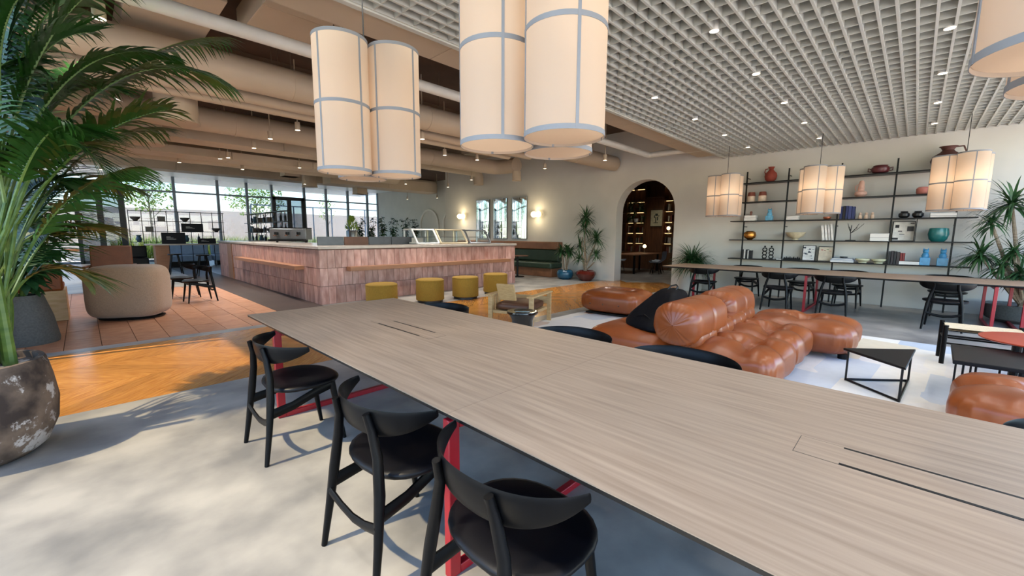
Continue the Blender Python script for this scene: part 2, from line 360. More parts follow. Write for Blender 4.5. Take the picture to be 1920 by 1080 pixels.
# ================================================================ CHAIRS
def make_chair(label, group):
    t = T('dining_chair', label, 'chair', group=group)
    def disc(u, v): # v 0 bottom centre..1 top centre, u angle
        a = 2*pi*u; ca, sa = cos(a), sin(a); e = .82
        rx = .225*(abs(ca)**e)*(1 if ca > 0 else -1)*(1.0 if ca > 0 else 1.04); ry = .262*(abs(sa)**e)*(1 if sa > 0 else -1)*(1-.07*ca)
        prof = [(.01, 0), (.86, 0), (.97, .008), (1, .02), (.985, .033), (.9, .04), (.55, .036), (.01, .03)]
        k, z = prof[int(round(v*7))]
        return (rx*k+.01, ry*k, .42+z+.012*(abs(ry*k)/.26)**2)
    O('seat', MB().grid(disc, 28, 8, True), m['black_leather'], t, ang=60)
    for s in (-1, 1):
        O('leg', MB().tube([(-.305, s*.222, 0), (-.275, s*.208, .2), (-.25, s*.19, .4), (-.238, s*.165, .55), (-.243, s*.135, .66), (-.262, s*.128, .735)], [.0135, .0185, .0235, .0215, .019, .015], 8), m['black_wood'], t, ang=60)
        O('leg', MB().tube([(.205, s*.2, 0), (.175, s*.187, .2), (.145, s*.172, .425)], [.013, .018, .022], 8), m['black_wood'], t, ang=60)
        O('side_rail', MB().tube([(-.252, s*.195, .315), (-.12, s*.19, .335), (.03, s*.182, .385), (.145, s*.174, .412)], [.014, .013, .013, .014], 8, flat=2.3, up=(0, 0, 1)), m['black_wood'], t, ang=60)
    O('rear_stretcher', MB().tube([(-.275, -.205, .275), (-.27, -.1, .24), (-.27, 0, .228), (-.27, .1, .24), (-.275, .205, .275)], [.011, .01, .01, .01, .011], 8, flat=2.2, up=(0, 0, 1)), m['black_wood'], t, ang=60)
    O('front_stretcher', MB().tube([(.15, -.17, .40), (.15, 0, .385), (.15, .17, .40)], [.012, .011, .012], 8, flat=2, up=(0, 0, 1)), m['black_wood'], t, ang=60)
    def back(u, v):
        a = (u-.5)*2; y = .315*sin(a*1.25)/sin(1.25); x = -.25+.2*(abs(a)**2.1); hgt = .064*(1-.74*abs(a)**2.6); z = .752-hgt-.012*abs(a)**2
        th = .009*(1-.3*abs(a)); ph = 2*pi*v
        return (x+th*cos(ph)-.03*(hgt/.06)*sin(ph)*.35, y, z+hgt*sin(ph))
    O('backrest', MB().grid(lambda u, v: back(v, u), 12, 33, True), m['black_wood'], t, ang=60)
    return t
ch = make_chair('black wooden chair tucked at the far end of the foreground table', 'chairs at the foreground table')
ch.location = (.985, 3.02, 0); ch.rotation_euler.z = R(1)
for (x, y, a, l) in [(.985, 1.66, 3, 'black wooden chair beside the red table leg, middle of the front row'), (.985, .9, -2, 'black wooden chair with round seat, cut by the bottom picture edge'),
                     (2.36, 3.28, 180, 'black chair peeping over the table before the oak armchair'), (2.35, 1.72, 181, 'black chair back before the white rug patch and sofa'),
                     (2.35, .92, 179, 'black chair back in front of the tan sofa'), (2.35, -.62, 180, 'black chair back in front of the leather pouf')]:
    dup(ch, (x, y, 0), R(a), l, 'chairs at the foreground table')
g2 = 'chairs at the far long table'
for (x, y, a, l) in [(9.6, 3.32, 2, 'black chair at the end of the far table beside the grassy plant'), (9.6, 1.88, -2, 'black chair at the far table left of its middle red leg'),
                     (9.58, 1.0, 2, 'black chair at the far table right of its middle red leg'), (9.5, -.42, -3, 'black chair at the far table behind the woven stool'),
                     (11.05, 2.85, 180, 'black chair on the wall side of the far table nearest the arch'), (11.05, 1.75, 180, 'black chair on the wall side under the small grey bottles'),
                     (11.05, .95, 178, 'black chair on the wall side under the blue books'), (11.05, -.5, 182, 'black chair on the wall side beside the bowl planter')]:
    dup(ch, (x, y, 0), R(a), l, g2)
# ================================================================ LANTERNS
def lantern(x, y, offs, label, rot=0, zb=1.9):
    t = T('lantern_pendant', label, 'pendant lamp', (x, y, zb), group='paper lantern pendants')
    rr, hh = .186, .92
    for (dx, dy) in offs:
        s = MB(); n = 40
        s.lathe([(.001, .012), (rr-.002, .012)], n)
        s.lathe([(rr, 0), (rr, hh/2), (rr, hh)], n); s.f = s.f[:-1]; s.mi = s.mi[:-1]
        s.f = [f for f in s.f if len(f) < 10]; s.mi = [0]*len(s.f)
        sh = O('shade', s, m['fabric'], t, (dx, dy, 0), ang=50)
        tp = MB()
        for z in (.011, hh/2, hh-.011):
            tp.lathe([(rr+.0005, z-.011), (rr+.0022, z-.011), (rr+.0022, z+.011), (rr+.0005, z+.011)], n); 
        tp.f = [f for f in tp.f if len(f) < 10]; tp.mi = [0]*len(tp.f)
        for k in range(4):
            a = rot+k*pi/2; tp.box(((rr+.001)*cos(a), (rr+.001)*sin(a), hh/2), (.003, .014, hh), rz=a)
        O('tape', tp, m['tape'], sh, ang=50)
        ld = bpy.data.lights.new('lantern_bulb', 'POINT'); ld.energy = LB; ld.color = (1, .84, .66); ld.shadow_soft_size = .05
        lo = bpy.data.objects.new('lantern_bulb', ld); C.objects.link(lo); lo.parent = t; lo.location = (dx, dy, .5)
    O('cord', MB().cyl((0, 0, hh-.05), (0, 0, 3.56-zb), .005, n=6), m['cord'], t)
    O('hub', MB().box((0, 0, hh-.03), (.2, .02, .01)).box((0, 0, hh-.03), (.02, .2, .01)), m['black_metal'], t)
    return t
LB = .28
oB = [(-.148, .167), (-.08, -.22), (.227, .053)]
oA = [(-.17, -.04), (.13, -.165), (.045, .2)]
def tri(r, a0): return [(r*cos(a0+k*2*pi/3), r*sin(a0+k*2*pi/3)) for k in range(3)]
lantern(1.605, 3.12, tri(.218, R(195)), 'lantern cluster hanging over the far end of the foreground table', .3)
lantern(1.68, 1.436, tri(.218, R(132)), 'large lantern cluster cropped by the top picture edge', .95)
lantern(1.86, -.40, tri(.218, R(15)), 'lantern cluster at the upper right picture corner', .2)
LB = 1.3
lantern(10.3, 3.2, tri(.218, R(215)), 'small lantern cluster between arch and shelves', .2)
lantern(10.3, 1.5, tri(.218, R(170)), 'small lantern cluster in front of the middle of the shelves', .5)
lantern(10.3, -.47, tri(.218, R(200)), 'small lantern cluster in front of the shelf end by the bowl planter', .1)
# ================================================================ SOFA
def superell(a, e): c = cos(a); s = sin(a); return (math.copysign(abs(c)**e, c), math.copysign(abs(s)**e, s))
def cushion(w, d, h, tuft=(), e=.38, ev=.62, crease=.05, pleat=0, nu=72, nv=30, sag=0, lines=()):
    def fn(u, v):
        cu, su = superell(2*pi*u, e); th = -pi/2+pi*v; cv, sv = superell(th, ev)
        x, y, z = w/2*cu*cv, d/2*su*cv, h/2*sv
        top = max(0, sv)
        for (tx, ty, amp, sg) in tuft:
            r2 = ((x-tx)**2+(y-ty)**2)/(sg*sg); z -= amp*math.exp(-r2)*top
            an = math.atan2(y-ty, x-tx); z -= .008*top*math.exp(-r2/6)*(sin(9*an+tx*20)*.6)
        for (ax, pos, amp, sg) in lines:
            q = (x-pos if ax == 0 else y-pos)/sg; k = math.exp(-q*q)
            z -= amp*k*top; s2 = 1-.10*k*min(1, cv)*(1 if amp > .02 else .4)
            if ax == 0: y *= s2
            else: x *= s2
        if pleat:
            pr = pleat*sin(u*2*pi*nu/4.3+2*sin(u*31))*max(0, cv)*(1-top*.7)
            x += pr*cu; y += pr*su
        return (x, y, z+h/2)
    return MB().grid(fn, nu, nv, True)
def bolster(L, r, pleat=.007):
    def fn(u, v):
        a = 2*pi*u; q = (v-.5)*2; aq = abs(q); c, s_ = superell(a, .8)
        rr = r*(1-max(0, (aq-.7)/.3)**2.8)**.5 if aq < 1 else .001
        rr = max(rr, .004); rr *= 1-.04*math.exp(-(q/.05)**2)
        k = max(0, (aq-.66)/.34); y, z = rr*c, rr*s_
        w_ = sin(y*105+2.2*sin(z*9)+q*3); x = q*L/2+math.copysign(pleat*1.3*w_*k, q)
        n_ = 1+.03*k*w_*(1 if aq < .97 else 0)
        return (x, y*n_, r*.92+z*.92*n_)
    return MB().grid(fn, 96, 46, True)
sofa = T('modular_sofa', 'tan leather modular sofa with tufted seats and two bolsters', 'sofa', (5.3, 1.6, 0))
def sp(name, mb, x, y, z, rz=0): return O(name, mb, m['leather'], sofa, (x-5.3, y-1.6, z), rz, ang=70)
sp('seat_module', cushion(1.02, .88, .42, [(.0, -.12, .1, .1)], lines=[(0, 0, .085, .05), (1, -.12, .08, .055)], pleat=.006), 4.5, 1.18, .03)
sp('seat_module', cushion(1.02, .88, .42, [(-.05, -.1, .1, .1)], lines=[(0, 0, .085, .05), (1, -.1, .075, .055)], pleat=.006), 5.45, 1.18, .03)
sp('seat_module', cushion(1.1, 1.2, .42, [(.0, -.05, .12, .14)], lines=[(0, 0, .085, .05), (1, -.05, .075, .055)], pleat=.008), 6.5, .98, .03)
sp('seat_module', cushion(1.02, 1.0, .4, [(.1, .05, .08, .13)], lines=[(0, .1, .03, .04)], pleat=.006), 4.55, 2.25, .03)
sp('seat_module', cushion(1.02, 1.0, .4, [(0, 0, .08, .13)], lines=[(0, 0, .03, .04)], pleat=.006), 5.6, 2.25, .03)
sp('bolster', bolster(.98, .235), 4.4, 1.62, .37)
sp('bolster', bolster(1.02, .245), 5.9, 1.74, .32)
for (bx, by) in ((4.2, 1.3), (4.75, 1.3), (5.3, 1.32), (5.85, 1.36)):
    sp('back_roll', bolster(.52, .11), bx+.1, by+.2, .33)
for i, (sx, sy) in enumerate(((4.16, .9), (4.9, .9), (5.5, .9), (6.2, .5), (6.9, .5), (4.2, 2.6), (5.9, 2.6))):
    O('foot', MB().lathe([(.05, 0), (.055, .07)], 12), m['black_metal'], sofa, (sx-5.3, sy-1.6, 0))
o = T('tufted_ottoman', 'loose tan leather tufted seat beyond the backpack', 'ottoman', (6.95, 3.95, 0), R(6))
O('cushion', cushion(1.05, 1.15, .44, [(0, .2, .08, .1), (0, -.2, .08, .1)], lines=[(0, 0, .02, .04)], pleat=.005), m['leather'], o, (0, 0, .03), ang=70)
for sy in (-.25, .05, .3): O('tuft', MB().sphere((-.52, sy, .22), .018, 10, 6), m['brown_leather'], o)
O('plinth', MB().box((0, 0, .02), (.8, .9, .04)), m['black_metal'], o)
o = T('tufted_ottoman', 'tan leather tufted pouf at the right picture edge', 'ottoman', (4.62, -.82, 0), R(-6))
O('cushion', cushion(1.0, 1.05, .38, [(0, -.02, .13, .14)], lines=[(0, 0, .08, .05), (1, 0, .08, .05)], pleat=.006), m['leather'], o, (0, 0, .02), ang=70)
O('plinth', MB().box((0, 0, .015), (.7, .75, .03)), m['black_metal'], o)
# backpack
m['nylon'] = M('black_nylon', (12, 13, 18), .55, var=.3, scale=20, bump=.25, bscale=14, spec=.12)
def bag(u, v):
    cu, su = superell(2*pi*u, .6); th = -pi/2+pi*v; cv, sv = superell(th, .55)
    q = (sv+1)/2; w_ = .33*(1-.42*q); d_ = .17*(1-.35*q)
    return (d_*cu*cv+.46*q+.012*sin(9*q+3*u*6), w_*su*cv*1+.02*sin(7*q), .44*q+.012*sin(u*25)*cv)
o = T('backpack', 'slumped black nylon backpack lying on the tan sofa', 'backpack', (4.34, 2.12, .4), R(-20))
O('body', MB().grid(bag, 40, 22, True), m['nylon'], o, ang=70)
O('zip', MB().tube([(-.02, -.2, .1), (.0, 0, .17), (-.02, .2, .1)], .006, 6), m['black_metal'], o)
O('handle', MB().tube([(.38, -.06, .41), (.44, -.05, .47), (.47, 0, .485), (.44, .05, .47), (.38, .06, .41)], .009, 6), m['black_edge'], o)
for s in (-1, 1): O('strap', MB().tube([(.46, s*.1, .4), (.54, s*.11, .32), (.46, s*.13, .18), (.22, s*.16, .02)], [.016]*4, 6, flat=.35), m['black_edge'], o)
# rug
def rugb(N, L):
    b = N.new('ShaderNodeBsdfPrincipled'); b.inputs['Roughness'].default_value = .95
    tc = N.new('ShaderNodeTexCoord'); mp = N.new('ShaderNodeMapping'); mp.inputs['Scale'].default_value = (1.0, 1.7, 0); mp.inputs['Rotation'].default_value = (0, 0, .12)
    vo = N.new('ShaderNodeTexVoronoi'); vo.distance = 'CHEBYCHEV'; vo.inputs['Scale'].default_value = 1.0; vo.inputs['Randomness'].default_value = .75
    L.new(tc.outputs['Object'], mp.inputs[0]); L.new(mp.outputs[0], vo.inputs['Vector'])
    sp_ = N.new('ShaderNodeSeparateColor'); L.new(vo.outputs['Color'], sp_.inputs[0])
    r = N.new('ShaderNodeValToRGB'); r.color_ramp.interpolation = 'CONSTANT'; L.new(sp_.outputs[0], r.inputs[0])
    cols = [(0, (236, 233, 228)), (.3, (212, 218, 224)), (.42, (222, 202, 184)), (.54, (240, 236, 226)), (.74, (194, 204, 214)), (.84, (226, 214, 188)), (.93, (196, 156, 134))]
    e = r.color_ramp.elements; e[0].color = srgb(cols[0][1]); e[1].position = cols[1][0]; e[1].color = srgb(cols[1][1])
    for p_, c_ in cols[2:]: k = e.new(p_); k.color = srgb(c_)
    nz = N.new('ShaderNodeTexNoise'); nz.inputs['Scale'].default_value = 9; mx = N.new('ShaderNodeMixRGB'); mx.blend_type = 'MULTIPLY'; mx.inputs[0].default_value = .12
    L.new(tc.outputs['Object'], nz.inputs['Vector']); L.new(r.outputs[0], mx.inputs[1]); L.new(nz.outputs[0], mx.inputs[2]); L.new(mx.outputs[0], b.inputs['Base Color'])
    bp = N.new('ShaderNodeBump'); bp.inputs['Strength'].default_value = .3; n2 = N.new('ShaderNodeTexNoise'); n2.inputs['Scale'].default_value = 160
    L.new(tc.outputs['Object'], n2.inputs['Vector']); L.new(n2.outputs[0], bp.inputs['Height']); L.new(bp.outputs[0], b.inputs['Normal'])
    return b.outputs[0]
m['rug'] = shader_mat('patchwork_rug', rugb)
tag(O('patchwork_rug', MB().b2((-2.15, -3, 0), (2.15, 3, .008)), m['rug'], None, (5.75, 1.45, 0.0005), smooth=False), 'pale patchwork rug in white, blue and tan under the sofa', 'rug')
# ================================================================ SIDE TABLES, STOOL
def edge_frame(pts, z0, z1, r):
    mb = MB(); n = len(pts)
    for i in range(n):
        a, b = pts[i], pts[(i+1) % n]
        mb.tube([(a[0], a[1], z0+r), (b[0], b[1], z0+r)], r, 6); mb.tube([(a[0], a[1], z0+r), (a[0], a[1], z1)], r, 6)
    return mb
o = T('triangular_table', 'small black triangular side table with open wire base', 'side table', (5.27, .1, .009))
tp = [(4.82-5.27, -.04-.1), (5.72-5.27, -.1-.1), (5.26-5.27, .43-.1)]
O('tabletop', MB().prism(tp, .305, .33), m['black_metal'], o, bevel=.008)
ip = [(x*.86, y*.86) for x, y in tp]
for i in range(3):
    O('leg', MB().tube([(ip[i][0], ip[i][1], .0), (ip[i][0], ip[i][1], .305)], .009, 6), m['black_metal'], o)
    O('base_bar', MB().tube([(ip[i][0], ip[i][1], .012), (ip[(i+1) % 3][0], ip[(i+1) % 3][1], .012)], .011, 6), m['black_metal'], o)
o = T('tray_table', 'low dark trapezoid table in front of the red round table', 'side table', (5.65, -.9, .009))
tp = [(-.42, .57), (-.36, -.6), (.42, -.6), (.38, .55)]
O('tabletop', MB().prism(tp, .34, .375), m['black_metal'], o, bevel=.006)
for (x, y) in ((-.37, .5), (-.3, .42), (.33, .5), (.3, .4), (.33, -.5), (-.33, -.5), (0, .25)):
    O('leg', MB().tube([(x, y, 0), (x, y, .34)], .008, 6), m['black_metal'], o)
m['red_lacquer'] = M('red_lacquer', (178, 66, 40), .35, var=.05)
o = T('round_table', 'red round side table with black legs by the woven stool', 'side table', (6.35, -.98, .0))
O('tabletop', MB().lathe([(.40, .44), (.43, .452), (.43, .462), (.39, .466)], 40), m['red_lacquer'], o)
for k in range(4):
    a = k*pi/2+.5; O('leg', MB().cyl((.2*cos(a), .2*sin(a), 0), (.2*cos(a), .2*sin(a), .44), .035, n=10), m['black_metal'], o)
m['rush'] = M('woven_rush', (214, 188, 146), .8, scale=30, stretch=(1, 12, 1), col2=(232, 212, 176), bump=.4)
o = T('woven_stool', 'low stool with woven rush seat and black frame', 'stool', (7.0, -.64, 0), R(2))
for sx in (-.2, .2):
    for sy in (-.31, .31): O('leg', MB().cyl((sx, sy, 0), (sx, sy, .455), .022, .024, n=10), m['black_wood'], o)
    for z in (.25, .34): O('rail', MB().cyl((sx, -.31, z), (sx, .31, z), .011, n=8), m['black_wood'], o)
for sy in (-.31, .31):
    O('rail', MB().cyl((-.2, sy, .3), (.2, sy, .3), .011, n=8), m['black_wood'], o)
O('seat', MB().grid(lambda u, v: ((u-.5)*.44, (v-.5)*.6, .43-.03*sin(pi*v)*sin(pi*u)), 8, 10).grid(lambda u, v: ((.5-u)*.44, (v-.5)*.6, .405-.03*sin(pi*v)*sin(pi*u)), 8, 10), m['rush'], o)
# ---- oak lounge chair + drum
m['oak_raw'] = M('raw_oak', (184, 146, 96), .5, scale=4, stretch=(3, 3, 14), col2=(206, 172, 122), detail=6)
o = T('oak_armchair', 'low slatted oak armchair with brown seat before the yellow poufs', 'armchair', (4.98, 4.62, 0), R(18))
for sx in (-.38, .38):
    for sy in (-.36, .36): O('leg', MB().b2((sx-.02, sy-.035, 0), (sx+.02, sy+.035, .49)), m['oak_raw'], o, bevel=.003)
for sy in (-.36, .36): O('armrest', MB().b2((-.46, sy-.05, .49), (.42, sy+.05, .515)), m['oak_raw'], o, bevel=.004)
for x in (-.3, -.2, -.1): O('side_slat', MB().b2((x-.03, .34, .2), (x+.03, .36, .49)), m['oak_raw'], o, bevel=.002)
O('front_panel', MB().b2((.36, -.34, .30), (.385, .34, .42)), m['oak_raw'], o, bevel=.003)
O('seat_cushion', cushion(.7, .62, .14, e=.3, ev=.5, nu=32, nv=12), m['brown_leather'], o, (0, 0, .24), ang=60)
O('backrest', MB().box((-.42, .05, .56), (.03, .3, .28), ry=R(-22)), m['oak_raw'], o, bevel=.004)
O('seat_frame', MB().b2((-.36, -.33, .2), (.36, .33, .245)), m['oak_raw'], o, bevel=.003)
o = T('drum_table', 'small glossy black drum table beside the oak armchair', 'side table', (4.2, 3.86, 0))
m['gloss_black'] = M('gloss_black', (12, 12, 13), .08, var=.05, coat=.5)
O('top', MB().lathe([(.19, .36), (.215, .365), (.22, .38), (.215, .398), (.19, .402), (.16, .395), (.001, .395)], 36), m['gloss_black'], o)
O('pedestal', MB().lathe([(.17, 0), (.17, .03), (.145, .12), (.15, .28), (.19, .36)], 32), m['gloss_black'], o)
# ================================================================ BAR
BX, BY, BXe, BYe, BH = 3.32, 8.66, 9.08, 17.6, 1.2
bar = T('tiled_bar', 'large bar counter clad in upright pinkish brown bricks', 'bar', (BX, BY, 0))
O('body', MB().b2((.02, .02, 0), (BXe-BX-.02, 1.0, 1.14)).b2((.02, 1.0, 0), (1.4, BYe-BY-.02, 1.14)).b2((BXe-BX-.6, 1.0, 0), (BXe-BX-.02, 3.4, 1.14)), m['mortar'], bar, smooth=False)
ctop = MB().prism([(-.03, -.03), (BXe-BX+.03, -.03), (BXe-BX+.03, 3.4), (BXe-BX-.62, 3.4), (BXe-BX-.62, 1.02), (1.42, 1.02), (1.42, BYe-BY), (-.03, BYe-BY)], 1.14, BH)
O('countertop', ctop, m['counter'], bar, bevel=.006)
rh = 1.125/3; random.seed(3)
bms = [MB().box((0, 0, 0), (wd, .03, rh-.008)).mesh('brick', m['brick'], smooth=False) for wd in (.125, .15, .175, .2)]
def brick_run(x0, x1, place):
    for r_ in range(3):
        x = x0
        while x < x1-.06:
            k = random.choice((0, 1, 1, 2, 3)); wd = (.125, .15, .175, .2)[k]
            if x+wd > x1: k = 0; wd = .125; 
            if x+wd > x1+.03: break
            place(x+wd/2+.003, rh*(r_+.5), k, random.uniform(0, .006)); x += wd+.006
brick_run(0, BXe-BX, lambda a, z, k, d: O('brick', bms[k], None, bar, (a, .012-d, z)))
brick_run(0, 7.0, lambda a, z, k, d: O('brick', bms[k], None, bar, (.012-d, a, z), -pi/2))
O('side_panel', MB().b2((-.015, 7.05, 0), (.02, 7.6, 1.13)), m['rail_wood'], bar, smooth=False)
brick_run(7.65, BYe-BY-.1, lambda a, z, k, d: O('brick', bms[k], None, bar, (.012-d, a, z), -pi/2))
O('shelf_rail', MB().b2((.55, -.2, .68), (5.35, 0, .765)), m['rail_wood'], bar, bevel=.004)
O('shelf_rail', MB().b2((-.2, .85, .68), (0, 5.9, .765)), m['rail_wood'], bar, bevel=.004)
# things on the bar
m['dark_steel'] = M('dark_steel', (74, 76, 80), .35, metal=.6, var=.1)
o = T('counter_screen', 'low dark metal screen standing on the bar corner', 'screen', (4.75, 9.45, BH))
for i, x in enumerate((-1.15, -.55, .05, .65)): O('panel', MB().b2((x, -.02, 0), (x+.58, .02, .19)), m['dark_steel'] if i != 1 else m['brown_leather'], o, bevel=.004)
def display_case(x, y, w_, label, mat):
    o = T('display_case', label, 'display case', (x, y, BH), group='glass cases on the bar'); d, h = .62, .38
    for sx in (-w_/2, w_/2):
        fr = MB(); pts = [(sx, -d/2, .03), (sx, -d/2+.26, h), (sx, d/2, h), (sx, d/2, .03)]
        for a, b in zip(pts, pts[1:]+pts[:1]): fr.tube([a, b], .026, 6)
        O('side_frame', fr, mat, o)
        O('side_pane', MB()._add([(sx, -d/2, .01), (sx, -d/2+.26, h), (sx, d/2, h), (sx, d/2, .01)], [(0, 1, 2, 3)]), m['case_glass'], o)
    for (yy, zz) in ((-d/2, .025), (-d/2+.26, h), (d/2, h), (d/2, .025)): O('rail', MB().tube([(-w_/2, yy, zz), (w_/2, yy, zz)], .022, 6), mat, o)
    O('front_pane', MB()._add([(-w_/2, -d/2, .01), (w_/2, -d/2, .01), (w_/2, -d/2+.26, h), (-w_/2, -d/2+.26, h)], [(0, 1, 2, 3)]), m['case_glass'], o)
    O('shelf', MB().b2((-w_/2, -.05, .18), (w_/2, d/2, .19)), m['dark_steel'], o)
    O('base', MB().b2((-w_/2, -d/2, 0), (w_/2, d/2, .012)), m['dark_steel'], o)
m['brass'] = M('pale_brass', (206, 190, 160), .35, metal=.5, var=.05)
display_case(6.25, 9.38, .66, 'glass pastry case beside the dark counter screen', m['white'])
display_case(7.1, 9.38, .9, 'middle pastry case with pale frame on the bar', m['brass'])
display_case(8.05, 9.38, .78, 'pastry case nearest the mirrors on the bar', m['steel'])
o = T('espresso_machine', 'chrome and black espresso machine on the bar', 'coffee machine', (4.3, 13.2, BH), R(-38))
O('body', MB().b2((-.5, -.25, .08), (.5, .25, .4)), m['steel'], o, bevel=.02)
for x in (-.3, 0, .3):
    g = O('group_head', MB().cyl((x, -.3, .3), (x, -.3, .22), .05, n=12), m['black_metal'], o)
    O('portafilter', MB().cyl((x, -.3, .21), (x, -.46, .2), .015, n=8), m['brown_leather'], g)
O('drip_tray', MB().b2((-.48, -.42, .04), (.48, -.2, .1)), m['black_metal'], o)
O('cup_rail', MB().b2((-.5, -.25, .4), (.5, -.24, .43)).b2((-.5, .24, .4), (.5, .25, .43)), m['black_metal'], o)
for x in (-.4, .4): O('foot', MB().cyl((x, 0, 0), (x, 0, .09), .03, n=10), m['black_metal'], o)
# poufs
for i, (x, y) in enumerate([(4.0, 7.42), (5.17, 7.48), (6.06, 7.36), (7.1, 7.45)]):
    o = T('round_pouf', ['mustard pouf half hidden behind the table corner', 'tall mustard pouf directly behind the table edge, second along the bar', 'mustard pouf third along the bar', 'mustard pouf behind the oak armchair'][i], 'pouf', (x, y, 0), group='mustard poufs along the bar')
    O('upholstery', MB().lathe([(.285, .05), (.30, .06), (.30, .47), (.292, .49), (.27, .5), (.001, .502)], 40), m['mustard'], o, ang=50)
    O('seam', MB().lathe([(.3005, .468), (.303, .472), (.303, .478), (.3005, .482)], 40), m['mustard'], o)
    O('plinth', MB().lathe([(.27, 0), (.27, .05)], 32), m['black_edge'], o)
# ================================================================ SHELVES
XS_ = XW-.28
sh = T('open_shelving', 'tall black metal shelving along the plaster wall', 'shelving', (XS_, 1.3, 0))
for y in (3.12, 2.25, 1.285, .4, -.5):
    O('upright', MB().b2((-.015, y-1.3-.014, 0), (.015, y-1.3+.014, 3.02)), m['black_metal'], sh, smooth=False)
    for z in (2.86, 1.68): O('wall_bracket', MB().b2((0, y-1.3-.008, z), (XW-XS_, y-1.3+.008, z+.016)), m['black_metal'], sh, smooth=False)
SZ = [.905, 1.37, 1.83, 2.285, 2.74]; SY = [(-.78, 3.4), (-.78, 3.4), (-.78, 3.4), (-.5, 3.2), (-.5, 3.2)]
for z, (a, b) in zip(SZ, SY):
    O('shelf_board', MB().b2((-.13, a-1.3, z-.022), (.2, b-1.3, z)), m['black_metal'], sh, bevel=.002)
for (y, z0, z1) in ((.02, 1.37, 1.81),): O('divider', MB().b2((-.1, y-1.3-.006, z0), (.18, y-1.3+.006, z1)), m['black_metal'], sh, smooth=False)
CM = {}
def cm(c, rough=.45, metal=0):
    k = (c, rough, metal)
    if k not in CM: CM[k] = M('glaze_%d' % len(CM), c, rough, metal, var=.14, scale=14)
    return CM[k]
def sx_(dx=.0): return XS_+.02+dx
def vessel(name, label, cat, y, lvl, prof, col, rough=.35, metal=0, group=None, sx=1, parts=()):
    o = T(name, label, cat, (sx_(), y, SZ[lvl]), group=group)
    O('body', MB().lathe(prof, 28, sx=sx), cm(col, rough, metal), o)
    for (pn, mb, c) in parts: O(pn, mb, cm(c, rough, metal), o)
    return o
jug = [(.06, 0), (.11, .05), (.13, .13), (.115, .2), (.06, .26), (.045, .29), (.06, .33), (.075, .345), (.06, .34), (.04, .29)]
vessel('terracotta_jug', 'red terracotta jug on the top shelf', 'jug', 2.62, 4, jug, (140, 58, 44), .7, parts=[('handle', MB().tube([(0, .06, .31), (0, .12, .3), (0, .135, .24), (0, .11, .18)], .011, 8), (140, 58, 44))])
vessel('wide_jug', 'large dark brown jug above the lantern by the shelf end', 'jug', -.28, 4, [(a*1.75, b*1.2) for a, b in jug], (84, 50, 44), .6, parts=[('handle', MB().tube([(0, -.1, .4), (0, -.2, .4), (0, -.24, .3), (0, -.2, .2)], .014, 8), (84, 50, 44))])
vessel('dark_pot', 'squat dark red pot on the top shelf', 'pot', .66, 4, [(.07, 0), (.13, .03), (.15, .08), (.14, .13), (.11, .15), (.12, .165), (.1, .16)], (92, 36, 40), .3, parts=[('handle', MB().tube([(0, .14, .1), (0, .19, .12), (0, .19, .06), (0, .14, .05)], .01, 8), (92, 36, 40)), ('handle', MB().tube([(0, -.14, .1), (0, -.19, .12), (0, -.19, .06), (0, -.14, .05)], .01, 8), (92, 36, 40))])
for i, y in enumerate((3.0, 2.76)):
    vessel('two_tone_jar', ['brown over cream ceramic jar nearest the shelf upright', 'brown over cream ceramic jar nearest the lantern'][i], 'jar', y, 3, [(.08, 0), (.085, .02), (.085, .15), (.075, .2), (.06, .22)], (206, 184, 160), .4, group='brown and cream jars',
           parts=[('cap', MB().lathe([(.087, .14), (.08, .2), (.07, .235), (.02, .24), (.001, .235)], 24), (112, 56, 40))])
vessel('stacked_vase', 'pale pink bulbous vase with tall neck', 'vase', .93, 3, [(.06, 0), (.105, .05), (.1, .1), (.05, .14), (.06, .19), (.045, .25), (.05, .29), (.03, .34)], (206, 164, 146), .7, parts=[('handle', MB().tube([(0, .05, .27), (0, .1, .22), (0, .09, .14)], .01, 8), (206, 164, 146))])
vessel('pink_pot', 'dusty pink pot beside the right lantern', 'pot', -.02, 3, [(.09, 0), (.11, .03), (.11, .11), (.08, .14)], (176, 110, 100), .7)
ORD = ['first', 'second', 'third', 'fourth', 'fifth', 'sixth', 'seventh', 'eighth', 'ninth', 'tenth', 'eleventh', 'twelfth']
def books(name, label, y, lvl, specs, lean=0, flat=False, group=None):
    yy = y; z = SZ[lvl]
    for i, (th, h, c) in enumerate(specs):
        if flat:
            o = T('book', '%s, %s of its stack' % (label, ['lowest', 'second', 'third', 'fourth'][i]) if len(specs) > 1 else label, 'book', (sx_(), y, z), group=group)
            O('cover', MB().b2((-.09, -h/2, 0), (.09, h/2, .004)).b2((-.09, -h/2, th-.004), (.09, h/2, th)).b2((.086, -h/2, 0), (.09, h/2, th)), cm(c, .5), o, smooth=False)
            O('pages', MB().b2((-.086, -h/2+.004, .004), (.086, h/2-.004, th-.004)), m['white'], o, smooth=False); z += th
        else:
            o = T('book', '%s %s' % (ORD[i], label) if len(specs) > 1 else label, 'book', (sx_(), yy, z), group=group)
            if lean: o.rotation_euler.x = lean
            O('cover', MB().b2((-.08, 0, 0), (.08, -.003, h)).b2((-.08, -th+.003, 0), (.08, -th, h)).b2((-.08, 0, 0), (-.076, -th, h)), cm(c, .5), o, smooth=False)
            O('pages', MB().b2((-.076, -.003, .004), (.078, -th+.003, h-.004)), m['white'], o, smooth=False); yy -= th+.002+(.006 if lean else 0)
K, Wt, Nv, Gy, Rd = (24, 24, 28), (222, 220, 214), (28, 44, 92), (120, 120, 122), (120, 34, 32)
books('', 'dark box-like book beside the blue figurine', 2.98, 2, [(.07, .26, K), (.06, .25, Wt)], flat=True, group='stacked books')
